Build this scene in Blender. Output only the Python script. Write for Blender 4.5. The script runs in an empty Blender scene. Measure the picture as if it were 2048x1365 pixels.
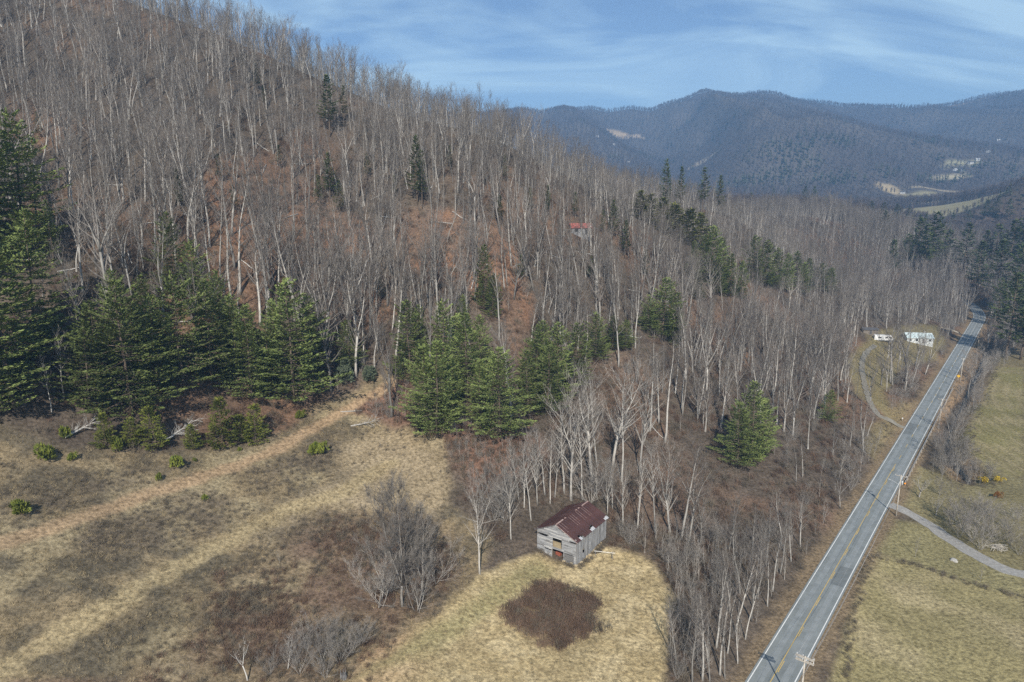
import bpy, bmesh, math, random
import numpy as np
from mathutils import Vector, Matrix

SC = bpy.context.scene
COL = SC.collection
R = math.radians

# ------------------------------------------------------------------ camera, sky, sun, exposure
cam = bpy.data.cameras.new('camera')
cam.lens = 24.0; cam.sensor_width = 36.0; cam.clip_start = 0.5; cam.clip_end = 20000
cam_o = bpy.data.objects.new('camera', cam); COL.objects.link(cam_o)
cam_o.location = (0, 0, 80); cam_o.rotation_euler = (R(90 - 12.1), 0, 0)
SC.camera = cam_o

SUN_ELEV = 36.0
SUN_AZ = 181.0            # degrees clockwise from +Y: the sun stands behind the camera
wd = bpy.data.worlds.new('World'); SC.world = wd; wd.use_nodes = True
wn = wd.node_tree; wn.nodes.clear()
def N(nt, t, **kw):
    n = nt.nodes.new(t)
    for k, v in kw.items():
        if k.startswith('i_'): n.inputs[k[2:].replace('_', ' ')].default_value = v
        else: setattr(n, k, v)
    return n
sky = N(wn, 'ShaderNodeTexSky', sky_type='NISHITA', sun_disc=False, sun_elevation=R(SUN_ELEV), sun_rotation=R(SUN_AZ),
        altitude=900, air_density=1.0, dust_density=1.4, ozone_density=3.8)
tc = N(wn, 'ShaderNodeTexCoord')
sx = N(wn, 'ShaderNodeSeparateXYZ'); wn.links.new(tc.outputs['Generated'], sx.inputs[0])
zz = N(wn, 'ShaderNodeMath', operation='ADD'); wn.links.new(sx.outputs['Z'], zz.inputs[0]); zz.inputs[1].default_value = 0.34
zm = N(wn, 'ShaderNodeMath', operation='MAXIMUM'); wn.links.new(zz.outputs[0], zm.inputs[0]); zm.inputs[1].default_value = 0.02
dx = N(wn, 'ShaderNodeMath', operation='DIVIDE'); wn.links.new(sx.outputs['X'], dx.inputs[0]); wn.links.new(zm.outputs[0], dx.inputs[1])
dy = N(wn, 'ShaderNodeMath', operation='DIVIDE'); wn.links.new(sx.outputs['Y'], dy.inputs[0]); wn.links.new(zm.outputs[0], dy.inputs[1])
cx = N(wn, 'ShaderNodeCombineXYZ'); wn.links.new(dx.outputs[0], cx.inputs[0]); wn.links.new(dy.outputs[0], cx.inputs[1])
mp = N(wn, 'ShaderNodeMapping'); mp.inputs['Rotation'].default_value = (0, 0, R(24)); mp.inputs['Scale'].default_value = (1.0, 2.3, 1)
wn.links.new(cx.outputs[0], mp.inputs['Vector'])
n1 = N(wn, 'ShaderNodeTexNoise', noise_dimensions='3D', i_Scale=1.5, i_Detail=8.0, i_Roughness=0.52, i_Distortion=1.1)
wn.links.new(mp.outputs[0], n1.inputs['Vector'])
mp2 = N(wn, 'ShaderNodeMapping'); mp2.inputs['Rotation'].default_value = (0, 0, R(52)); mp2.inputs['Scale'].default_value = (0.7, 4.2, 1); mp2.inputs['Location'].default_value = (3.3, 1.7, 0)
wn.links.new(cx.outputs[0], mp2.inputs['Vector'])
n2 = N(wn, 'ShaderNodeTexNoise', noise_dimensions='3D', i_Scale=1.3, i_Detail=6.0, i_Roughness=0.5, i_Distortion=0.5)
wn.links.new(mp2.outputs[0], n2.inputs['Vector'])
r1 = N(wn, 'ShaderNodeMapRange'); r1.inputs[1].default_value = 0.44; r1.inputs[2].default_value = 0.72; wn.links.new(n1.outputs['Fac'], r1.inputs[0])
r2 = N(wn, 'ShaderNodeMapRange'); r2.inputs[1].default_value = 0.50; r2.inputs[2].default_value = 0.74; wn.links.new(n2.outputs['Fac'], r2.inputs[0])
mx = N(wn, 'ShaderNodeMath', operation='ADD', use_clamp=True); wn.links.new(r1.outputs[0], mx.inputs[0]); wn.links.new(r2.outputs[0], mx.inputs[1])
sc_ = N(wn, 'ShaderNodeMath', operation='MULTIPLY'); wn.links.new(mx.outputs[0], sc_.inputs[0]); sc_.inputs[1].default_value = 0.56
mixc = N(wn, 'ShaderNodeMix', data_type='RGBA'); wn.links.new(sc_.outputs[0], mixc.inputs['Factor'])
wn.links.new(sky.outputs[0], mixc.inputs[6]); mixc.inputs[7].default_value = (7.0, 9.4, 10.6, 1)
bg = N(wn, 'ShaderNodeBackground'); bg.inputs['Strength'].default_value = 0.090
wn.links.new(mixc.outputs[2], bg.inputs['Color'])
wo = N(wn, 'ShaderNodeOutputWorld'); wn.links.new(bg.outputs[0], wo.inputs['Surface'])

sl = bpy.data.lights.new('sun', 'SUN'); sl.energy = 5.0; sl.angle = R(0.53); sl.color = (1.0, 0.94, 0.84)
so = bpy.data.objects.new('sun', sl); COL.objects.link(so); so.location = (0, -300, 400)
_a, _e = R(SUN_AZ), R(SUN_ELEV)
_toward = Vector((math.sin(_a) * math.cos(_e), math.cos(_a) * math.cos(_e), math.sin(_e)))
so.rotation_euler = _toward.to_track_quat('Z', 'Y').to_euler()

SC.view_settings.view_transform = 'Standard'; SC.view_settings.look = 'None'
SC.view_settings.exposure = 0.28; SC.view_settings.gamma = 1.0; SC.view_settings.use_curve_mapping = False
SC.render.engine = 'CYCLES'
cy = SC.cycles
cy.max_bounces = 4; cy.diffuse_bounces = 2; cy.glossy_bounces = 1; cy.transmission_bounces = 2; cy.volume_bounces = 0; cy.transparent_max_bounces = 4
cy.caustics_reflective = False; cy.caustics_refractive = False
cy.use_adaptive_sampling = True; cy.adaptive_threshold = 0.012; cy.use_denoising = False
SC.render.use_persistent_data = False
# ------------------------------------------------------------------ terrain heights
# TERRAIN BEGIN
# surveyed heights (x, y, z) in metres; the surface between them is a thin-plate spline
CTRL = [
 (43.3,100,0),(56.7,115.6,0),(76.8,141.5,0),(101.7,173.2,0),(131.9,211.2,0),(170.8,261.3,0),(222.1,328.8,0),(280.5,405.7,0),(322.3,462.8,1),
 (71.1,110.4,-1.5),(92.5,109.7,-1),(110,133.9,-0.5),(108.3,155.2,-1),(145.3,184.3,-0.5),(175.7,234,-1),(227.7,301.9,-0.5),(132.1,198,-1.5),
 (194.6,280.8,-1.5),(343.2,455.2,4),(13,127.6,5),(5.3,133,5.6),(19.7,137.6,5.2),(6.8,109.1,4.5),(23.3,110.6,3.5),(29,130.3,4),(-6,97.2,5.5),
 (-24.5,90,8),(33,105.6,2),(35.7,123.4,2.5),(51.2,140.1,2),(63.8,149.5,2),(-68.7,80,16),(-58.5,99.1,16),(-37.2,107.6,10.5),(-18.5,111.5,8),
 (-6.3,122.4,7.5),(-70.4,123.3,22),(-82.6,100.6,24),(-93.5,116.7,30),(-44.8,133.9,17),(-27.8,160.2,18),(-46.5,156.5,22),(-78.7,140.7,29),
 (-100.1,127.1,36),(-2.8,146.7,11),(-19.5,142.4,13),(-3.1,165.6,20),(-19.5,164.2,20.5),(23.6,173.2,13),(15,150.9,9),(-100.1,130.8,41),(-84.4,146.5,34),
 (-70.1,160.1,31),(-56.3,169.9,28),(-37.8,189.3,31),(39.2,183.5,12),(67.7,191.2,6),(111.9,251.4,9),(188.1,338.8,7.5),(211.7,350.6,5.5),(150.8,295.9,8),
 (133.9,245,5),(99.9,206.4,3.5),(-80.7,188.1,57),(293.9,515.2,17),(-115.1,155,56.4),(-134.3,185,72.1),(-159.7,225,94),(-199.9,290,136.4),
 (-235.8,350,183.3),(-95.7,163,55.2),(-113.1,197,71.6),(-131.9,235,94.6),(-159.2,290,127),(-188.1,350,170.3),(-90.6,211,71),(-101.6,241,90),
 (-117.5,284,116.7),(-138.5,341,151.8),(-52.9,222,52.9),(-58.6,250,69.4),(-64.8,281,87.8),(-71.7,315,108.1),(-79.4,352,126.9),(-11.2,202,34),
 (-11.8,216,47.2),(-12.9,239,61.3),(-14.2,267,78.1),(-15.2,290,91.1),(-16.6,318,104.9),(15.9,221,29.6),(17.6,249,49.6),(19.8,286,67.8),(21.4,312,81.1),
 (23.6,345,90.1),(50.9,248,34.9),(61.2,304,54),(70.2,352,66.3),(78.9,398,75.8),(85.1,266,19.4),(100.2,320,40.9),(124,402,60),(139.6,455,67.8),
 (160.7,345,17.2),(206.8,450,28.3),(269,594,52.6),(307.1,680,56.9),(394.4,700,35.2),(503.3,900,54.5),(401.8,560,11.5),(526.1,740,22),(637.5,905,48),
 (680.1,930,92.9),(665.8,1000,62.3),(811.7,900,135.9),(-160,420,148),(-60,440,115),(20,430,80),(-300,380,190),(-400,300,200),(110,520,58),(250,800,48),
 (0,700,60),(-300,700,120),(-600,500,200),(-600,200,180),(-350,100,110),(-150,60,38),(-200,150,90),(-70,20,14),(0,0,3),(60,40,0),(0,60,5),(150,60,0),
 (250,150,0),(300,280,1),(420,420,8),(700,600,60),(500,250,25),(600,100,40),(800,300,90),(300,0,10),(0,-200,0),(-300,-200,60),(400,-200,30),
 (500,1200,58),(900,1300,75),(200,1200,62),(-300,1200,110),(1200,900,190),(1200,1200,160),(500,1500,62),(0,1500,75),(1000,1500,100),(-800,1500,160),
 (1500,1500,200),]
RIDGE = [(-1566, 531), (-817, 447), (-111, 469), (-10, 476), (141, 452), (242, 490), (392, 502), (481, 486), (593, 502), (695, 486), (794, 514), (941, 574), (1117, 557), (1344, 538), (1546, 531), (1699, 502), (1879, 471), (2028, 488), (2151, 507), (2346, 550), (2543, 572), (2953, 519), (3949, 555)]
ROAD_A = np.array([43.4, 99.9]); ROAD_D = np.array([176.4, 228.7]); ROAD_D = ROAD_D / np.hypot(*ROAD_D); ROAD_N = np.array([ROAD_D[1], -ROAD_D[0]])
def road_bend(s):
    # the road swings west where it enters the woods
    return -np.clip(np.asarray(s, float) - 425, 0, None) ** 2 / 520.0
def road_pt(s, off=0.0):
    return ROAD_A + ROAD_D * s + ROAD_N * (off + road_bend(s))
def road_z(s):
    s = np.asarray(s, float)
    t = np.clip((s - 400) / 350.0, 0, 1)
    return 9.0 * t * t
def sstep(a, b, x):
    t = np.clip((x - a) / (b - a), 0, 1); return t * t * (3 - 2 * t)

_c = np.array(CTRL, float); _c[:, :2] /= 100.0
def _U(r2): return np.where(r2 > 1e-12, r2 * np.log(np.maximum(r2, 1e-12)), 0.0)
_n = len(_c)
_d2 = ((_c[:, None, :2] - _c[None, :, :2]) ** 2).sum(2)
_A = np.zeros((_n + 3, _n + 3)); _A[:_n, :_n] = _U(_d2) + np.eye(_n) * 0.02
_A[:_n, _n] = 1; _A[:_n, _n + 1:] = _c[:, :2]; _A[_n, :_n] = 1; _A[_n + 1:, :_n] = _c[:, :2].T
_w = np.linalg.solve(_A, np.r_[_c[:, 2], 0, 0, 0])
def tps(x, y):
    x = np.asarray(x, float) / 100; y = np.asarray(y, float) / 100
    out = _w[_n] + _w[_n + 1] * x + _w[_n + 2] * y
    for k in range(_n):
        out = out + _w[k] * _U((x - _c[k, 0]) ** 2 + (y - _c[k, 1]) ** 2)
    return out
def _hash(i, j, s):
    h = np.sin(i * 127.1 + j * 311.7 + s * 74.7) * 43758.5453
    return h - np.floor(h)
def vnoise(x, y, s=0):
    xi = np.floor(x); yi = np.floor(y); fx = x - xi; fy = y - yi
    fx = fx * fx * (3 - 2 * fx); fy = fy * fy * (3 - 2 * fy)
    a = _hash(xi, yi, s); b = _hash(xi + 1, yi, s); c = _hash(xi, yi + 1, s); d = _hash(xi + 1, yi + 1, s)
    return (a * (1 - fx) + b * fx) * (1 - fy) + (c * (1 - fx) + d * fx) * fy
def fbm(x, y, s=0, o=4):
    v = 0; a = 0.5; t = 0
    for k in range(o):
        v = v + a * vnoise(x * 2 ** k, y * 2 ** k, s + k * 17); t += a; a *= 0.5
    return v / t
def seg_dist(x, y, P):
    best = np.full(np.shape(x), 1e9)
    for (a, b), (c, d) in zip(P[:-1], P[1:]):
        L = (c - a) ** 2 + (d - b) ** 2
        t = np.clip(((x - a) * (c - a) + (y - b) * (d - b)) / L, 0, 1)
        best = np.minimum(best, np.hypot(x - a - t * (c - a), y - b - t * (d - b)))
    return best
_rx = np.array([p[0] for p in RIDGE], float); _rz = np.array([p[1] for p in RIDGE], float)
def far_z(x, y):
    px = x * 3600.0 / np.maximum(y, 1500) * 0.6 + x * 0.4
    H = np.interp(px, _rx, _rz)
    base = 60 + 0.00002 * (x - 700) ** 2 * np.clip((y - 1200) / 1500, 0, 1)
    t = (y - 1350) / 2250.0
    sp = 1 - np.abs(2 * fbm(x / 620 + 0.25 * fbm(x / 500, y / 500, 5), y / 2600, 3, 3) - 1) * 2
    sp2 = 1 - np.abs(2 * fbm(x / 260, y / 700, 9, 3) - 1) * 2
    tt = np.clip(t + 0.30 * (sp - 0.35) * np.clip(4 * t * (1 - t), 0, 1) + 0.07 * (sp2 - .3) * np.clip(4 * t * (1 - t), 0, 1), -0.1, 1.05)
    f = np.where(tt < 1, np.clip(tt, 0, 1) ** 1.25, 1.0)
    z = base + (H - base) * f
    return np.where(t > 1, H - (t - 1) * 900, z)
CREEK = [(134.0, 187.0), (135.5, 190.5), (139.5, 202.0), (146.5, 217.0), (157.5, 234.0), (171.5, 252.0), (186.0, 268.5), (203.0, 291.0), (228, 322), (262, 366), (300, 415)]
def ground_z(x, y, fine=True):
    x = np.asarray(x, float); y = np.asarray(y, float)
    yc = np.clip(y, -200, 1500); xc = np.clip(x, -800, 1500)
    z = tps(xc, yc)
    b = sstep(1150, 1550, y)
    z = np.where(b > 0, z * (1 - b) + far_z(x, y) * b, z)
    if fine:
        z = z + (fbm(x / 22, y / 22, 1, 4) - 0.5) * 2.2 * sstep(12, 40, np.abs((x - ROAD_A[0]) * ROAD_N[0] + (y - ROAD_A[1]) * ROAD_N[1])) * (1 - 0.7 * sstep(40, 70, 60 - np.hypot(x - 10, y - 115)))
    # creek bed
    cd = seg_dist(x, y, CREEK)
    k = 1 - sstep(1.6, 6.0, cd)
    z = z * (1 - k) + np.minimum(z, -3.0) * k
    # road bed: level across, with soft shoulders
    rx = x - ROAD_A[0]; ry = y - ROAD_A[1]
    s = rx * ROAD_D[0] + ry * ROAD_D[1]; o = np.abs(rx * ROAD_N[0] + ry * ROAD_N[1] - road_bend(s))
    k = (1 - sstep(4.6, 10.0, o)) * (1 - sstep(640, 760, s))
    z = z * (1 - k) + (road_z(s) - 0.06) * k
    return z
# TERRAIN END
# ---- layout, in metres
ZONES = {   # outlines of the ground's patches, in metres
    'clearing': [(-24.6,90.4),(-21.2,98.4),(-13.5,107.2),(-6.2,119.8),(1.1,129.9),(5.3,132.9),(9.1,131.1),(13.7,128.0),(20.4,136.8),(28.1,134.0),(32.1,127.7),(31.3,119.5),(27.7,107.7),(25.0,97.4),(20,86),(-14,84)],
    'greenway': [(-25.2,89.9),(-17.8,95.3),(-7.2,103.8),(0.6,116.5),(8.8,127.1),(4.8,130.8),(-2.3,120.3),(-10.9,107.1),(-19.8,97.4)],
    'thicket': [(-1.1,110.9),(3.0,117.5),(8.0,121.4),(12.3,120.3),(16.4,117.1),(16.3,111.4),(13.8,107.4),(9.2,104.4),(5.2,103.4),(2.1,107.2)],
    'meadow': [(-68.6,79.9),(-25.2,89.9),(-21.2,98.4),(-13.5,107.2),(-6.3,121.4),(-4.7,133.8),(-13.5,144.0),(-16.5,159.1),(-23.8,168.0),(-32.7,166.8),(-44.3,173.3),(-31.7,186.6),(-34.9,189.4),(-50.4,171.5),(-55.7,155.6),(-69.3,143.1),(-86.8,127.9),(-99.8,126.6),(-130,130),(-130,70),(-60,70)],
    'redbrush': [(-49.6,85.1),(-48.7,98.1),(-46.4,109.4),(-41.8,123.4),(-35.1,132.5),(-24.3,136.8),(-13.1,132.0),(-8.8,122.5),(-14.5,108.2),(-21.7,99.0),(-25.2,89.9)],
    'darkbrush_a': [(-86.6,106.4),(-87.2,114.9),(-82.9,122.5),(-76.0,130.9),(-71.9,132.5),(-75.4,123.9),(-79.1,114.3),(-82.3,107.2)],
    'darkbrush_b': [(-75.6,108.3),(-75.2,115.0),(-69.7,121.9),(-62.8,132.5),(-56.2,131.0),(-58.3,116.9),(-64.9,108.5),(-71.4,105.4)],
    'darkbrush_c': [(-46.1,124.6),(-40.1,131.7),(-33.7,130.8),(-37.6,122.2),(-42.4,119.2)],
    'darkbrush_d': [(-59.4,139.7),(-50.2,152.5),(-42.6,160.1),(-40.3,150.4),(-50.5,138.6)],
    'tanpatch': [(-41.0,158.4),(-31.4,166.8),(-19.0,158.7),(-14.1,144.0),(-17.8,137.0),(-26.6,138.0),(-40.1,131.7),(-45.6,123.0),(-50.4,115.4),(-47.8,130.1),(-40.9,143.5)],
    'redfloor': [(-43.0,173.3),(-31.6,185.9),(-24.3,172.4),(-5.7,167.8),(4.8,173.8),(8.4,163.6),(1.9,153.8),(-8.6,147.6),(-16.5,159.1),(-24.9,166.3)],
    'gully': [(20.4,136.8),(30.8,145.6),(52.4,143.9),(64.0,149.9),(46.4,125.3),(36.4,111.6),(31.0,98.2),(25.0,97.4),(31.3,119.5),(32.1,127.7),(28.1,134.0)],
    'pasture': [(53.8,100.8),(74.2,131.6),(83.8,141.8),(90.0,138.6),(96.9,131.9),(104.9,125.9),(87.7,102.2),(140,110),(140,60),(60,60)],
    'yard_south': [(75.2,133.6),(96.8,159.2),(103.5,157.6),(104.9,144.2),(109.4,132.1),(104.9,125.9),(96.9,131.9),(90.0,138.6),(84.4,142.9)],
    'yard_north': [(103.3,167.4),(122.2,194.5),(127.0,189.7),(123.7,175.4),(144.0,197.4),(148.8,185.6),(110.9,134.1),(106.2,146.3),(105.0,160.1)],
    'crop': [(143.0,199.2),(153.1,219.8),(178.8,252.1),(208.3,288.3),(231.4,317.1),(246.2,318.6),(150.3,187.7),(142.2,189.2)],
    'home_yard': [(147.1,293.1),(169.5,324.7),(194.4,353.7),(252.9,401.0),(231.6,356.5),(207.3,325.1),(175.7,299.4),(145.1,255.2),(134.3,231.2),(131.7,240.5),(130.2,249.0)],
    'bank_grass': [(121.2,219.6),(149.5,252.4),(163.2,262.0),(128.2,216.5),(110.1,194.5),(111.7,204.0)],
    'orangefloor_a': [(-103.1,240.4),(-91.5,267.0),(-75.6,262.1),(-43.6,246.5),(-54.5,230.1),(-73.4,217.3),(-87.3,205.8),(-97.2,220.6)],
    'orangefloor_b': [(-44.8,254.3),(-12.1,262.7),(-0.7,253.7),(6.2,232.8),(3.9,197.0),(-3.8,213.8),(-20.3,223.2),(-37.4,227.9)],
    'orangefloor_c': [(-60.6,214.8),(-43.4,223.7),(-35.0,210.8),(-45.7,201.2),(-56.7,198.3)],
}
DIRT = [(-130,96),(-83.6,102.0),(-79.5,108.1),(-77.0,113.6),(-71.6,125.6),(-62.4,139.3),(-54.4,151.2),(-48.5,164.2),(-40.9,176.0),(-32.8,184.8)]
GRASSTRACK = [(-110,70),(-69.8,81.5),(-65.0,90.2),(-60.2,102.5),(-55.0,115.7),(-47.4,129.0),(-37.8,139.7),(-29.1,153.2)]
SIDETRACK = [(-110,84),(-77.6,93.1),(-76.6,98.3),(-77.0,105.2),(-77.0,113.6)]
DRIVE_EAST = [(101.5,165.3),(104.4,159.1),(104.9,149.9),(106.3,141.2),(109.8,132.5),(140,128),(170,118)]
DRIVE_WEST = [(138.5,228.3),(134.4,229.5),(129.4,230.0),(132.6,243.1),(141.1,263.7),(152.4,289.0),(165.3,312.1),(179.5,329.5)]
DRIVE_FAR = [(263.3,394.5),(257.3,393.5),(252.7,395.7)]
HEDGE = [(56.6,101.3),(66.6,119.3),(74.7,131.6),(81.6,140.8),(89.8,138.1),(96.6,131.4),(104.5,125.3)]
PINES = [  # x, y, height, crown width factor, kind
(-100.3,131.5,34,1.15,0),(-102.9,125.9,34,1.1,0),(-102.9,144.3,29.7,1,0),(-122.9,175,34,1,0),(-124.8,168.5,34,1.1,0),(-125.5,157.5,34,1,0),(-83.1,142.7,29.9,1.15,0),(-89.4,143.2,20.6,1.1,0),(-80.7,150.2,23.9,1,0),(-76.9,154.3,28.8,1.05,0),(-87.2,174.8,21.8,0.9,0),(-81.3,173.7,20.1,0.9,0),(-73.5,161.5,25.5,1,0),(-68.3,165.3,23.4,1,0),(-91.3,154.1,18.5,1,0),(-87.3,159.7,16.1,1,0),(-74.4,171.1,20.4,0.9,0),(-65,164.1,23.7,1.1,0),(-61.7,167,20.3,1,0),(-89.3,138.2,19.2,1.1,0),(-45.6,186,14.3,1.1,0),(-56,168.6,32.1,1.15,0),(-61.7,173.4,20.9,1,0),(-53.6,177,24,1,0),(-28.7,185.3,23.3,1.05,0),(-22.2,165.3,22.5,1,0),(-18.8,163.1,25,1.05,0),(-12.1,178.4,24.6,1.05,0),(-19,186.7,23.5,1,0),(-3.1,165.5,23.3,1.2,0),(-9.3,190.8,18.8,1,0),(-27,194.4,16,0.9,0),(-15,202.2,15,0.9,0),(4.2,178.6,18.1,1,0),(9.9,182,20,1.1,0),(38.8,228.7,10.4,1.1,0),(-15.4,168.5,17.1,1,0),(-8.3,169.5,17.1,1,0),(7.5,193.4,20,1.1,0),(13.3,191.3,23.6,1.1,0),(19.4,202.4,20.2,1.1,0),(27.6,220.5,16.8,1.1,0),(34.4,227.7,11.7,1.1,0),(9.7,210.4,12.9,1,0),(-8.6,215.7,20.8,0.75,0),(-6.2,213.6,15.1,0.8,0),(54.4,241.1,22.4,1.2,0),(48.6,240,14.2,1,0),(59.1,241.7,19.1,1,0),(67.8,182.8,24.2,1.15,0),(63.1,179.4,18.9,1.1,0),(73.6,188.9,17.4,1,0),(107.2,221.1,11.3,1,0),(-86.2,261.2,8.8,0.9,1),(-88.3,221.1,9.2,0.9,1),(-25.3,287,9.5,0.8,1),(-4.5,258.9,11,0.9,1),(26.9,295.9,11.4,0.9,1),(3.1,237.5,9.3,1,1),(-41.5,213.8,8.1,1,1),(29.8,256.4,9.9,1,1),(-96.7,231.8,9.5,0.9,1),(54.9,280.5,12.1,1,1),(-33.4,259.1,21.3,0.8,1),(-69.2,250.5,12.2,0.9,1),(-62.6,252.6,12.4,0.9,1),(-35.5,261.5,25.2,0.75,1),(-77.3,301.7,25,1,1),(-74.3,316.9,16.6,0.8,1),(-3.2,2285.4,34,0.8,1),(17.8,2287.9,34,0.8,1),(-67.7,259.4,16.8,0.9,1),(-57.5,278.9,10.4,0.8,1),(-100.9,211.3,11.7,0.8,1),(-44.6,265.5,9.1,0.8,1),(-108.3,306.2,11.8,1,1),(-102.8,298.1,8.7,0.8,1),(14.5,283.2,13.8,0.7,1),(7.2,278,10.7,0.8,1),(135.2,2025.2,34,0.8,1),(194.4,1689.2,34,0.8,1),(86.2,391.5,19.1,0.75,1),(96.6,399.3,17.6,0.7,1),(116.8,425.8,18.8,0.9,1),(130.1,437.1,16.8,0.9,1),(330.6,964.4,27.1,0.8,1),(516,1378.5,34,0.7,1),(550.6,1390.8,34,0.7,1),(410,977.1,34,0.9,1),(406.8,940.2,33.9,0.8,1),(43.7,299.1,16.8,0.9,1),(39.1,297.6,10.4,0.8,1),(-2.9,288.2,11.7,0.8,1),(-112.8,168.4,16.7,0.8,1),(-156,234.4,8.4,0.9,1),(63.8,345.1,9.7,1.3,2),(68.9,345.6,10.2,1.3,2),(74.8,342.8,11.4,1.3,2),(81.1,342.6,12.1,1.3,2),(87.6,343,12.3,1.3,2),(94.8,346,12.4,1.2,2),(47.4,287.3,16.3,0.9,1),(80.7,304,13.1,1,0),(79.6,290.2,12.8,1,0),(91.8,302.6,13.2,1,0),(103.9,308,13.6,0.9,0),(142.4,353.4,15.6,1,0),(156,363.6,13.4,1,0),(89.6,307.5,20.1,1.15,0),(96.9,316.9,14.9,1,0),(98.5,305.8,15.1,1,0),(86.4,308.4,15.6,1,0),(119.8,338.6,17.8,1.1,0),(127.7,342.5,18.2,1.1,0),(135.1,348.2,16.5,1,0),(154.7,371.2,14.1,1.2,0),(164.3,377.3,12.4,1.1,0),(172.8,380.2,12.6,1.1,0),(180.3,383.9,11.8,1,0),(318,537.9,29.1,1.1,1),(333.2,543.4,32.6,1.1,1),(321.8,534,27.2,1.1,1),(367.3,578.8,24.1,1.1,1),(369.6,559.1,28.4,1.1,1),(310.4,538.8,19.4,1,1),(283.6,510.3,20.5,1,1),(349.4,510.1,30,1,1),(340,475.2,31.6,1.1,1),(341.6,457.7,30.5,1.1,1),(322.6,422.6,28.4,1.1,1),(301.5,418,21.8,1,1),(414,587.4,28.5,1.1,1),(410.2,563.1,34,1.1,1),(435.1,586.4,34,1.1,1),(408.1,591.8,23.6,1,1),(433,568.6,34,1,1),(251,338,29.5,1.1,1),(255.7,333.9,26.7,1.1,1),(262.3,334.4,30.5,1.1,1),(440.6,852.6,22.4,1.2,1),(449.5,839.8,23.7,1.2,1),(460.2,831.1,24.6,1.2,1),(479.8,839.2,20.5,1.1,1),(501,838.5,15.4,1.2,1),(519.2,838.2,16.7,1.2,1),(562.8,883.1,17.5,1.2,1),(606,920.2,19.4,1.2,1),(626.5,916.9,27.8,1.2,1),(636.9,913.5,26.5,1.1,1),(638.9,893.2,26.4,1.2,1),(1262.1,1761,22.5,1.2,1),(463.4,788.1,22.1,1,1),(326.8,607.3,17.3,1,1),]
CEDARS = [(-83.3,132.9,6.7),(-80.1,135.7,6.1),(-76.6,138.5,9.0),(-65.6,147.1,10.6),(-59.5,151.0,8.8),(-70.5,142.1,5.4),(-62.6,150.2,6.1),(-89.4,129.3,2.3),(-89.6,123.3,3.2),(-86.0,125.6,1.7),(-85.0,109.5,2.7),(-70.6,135.2,3.0),(-71.9,129.9,1.5),(-62.1,128.1,1.2),(-46.0,152.3,3.4),(-53.4,164.0,2.3),(-68.5,138.7,0.9),(-61.8,146.3,1.0),(-81.2,132.6,2.6)]
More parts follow.
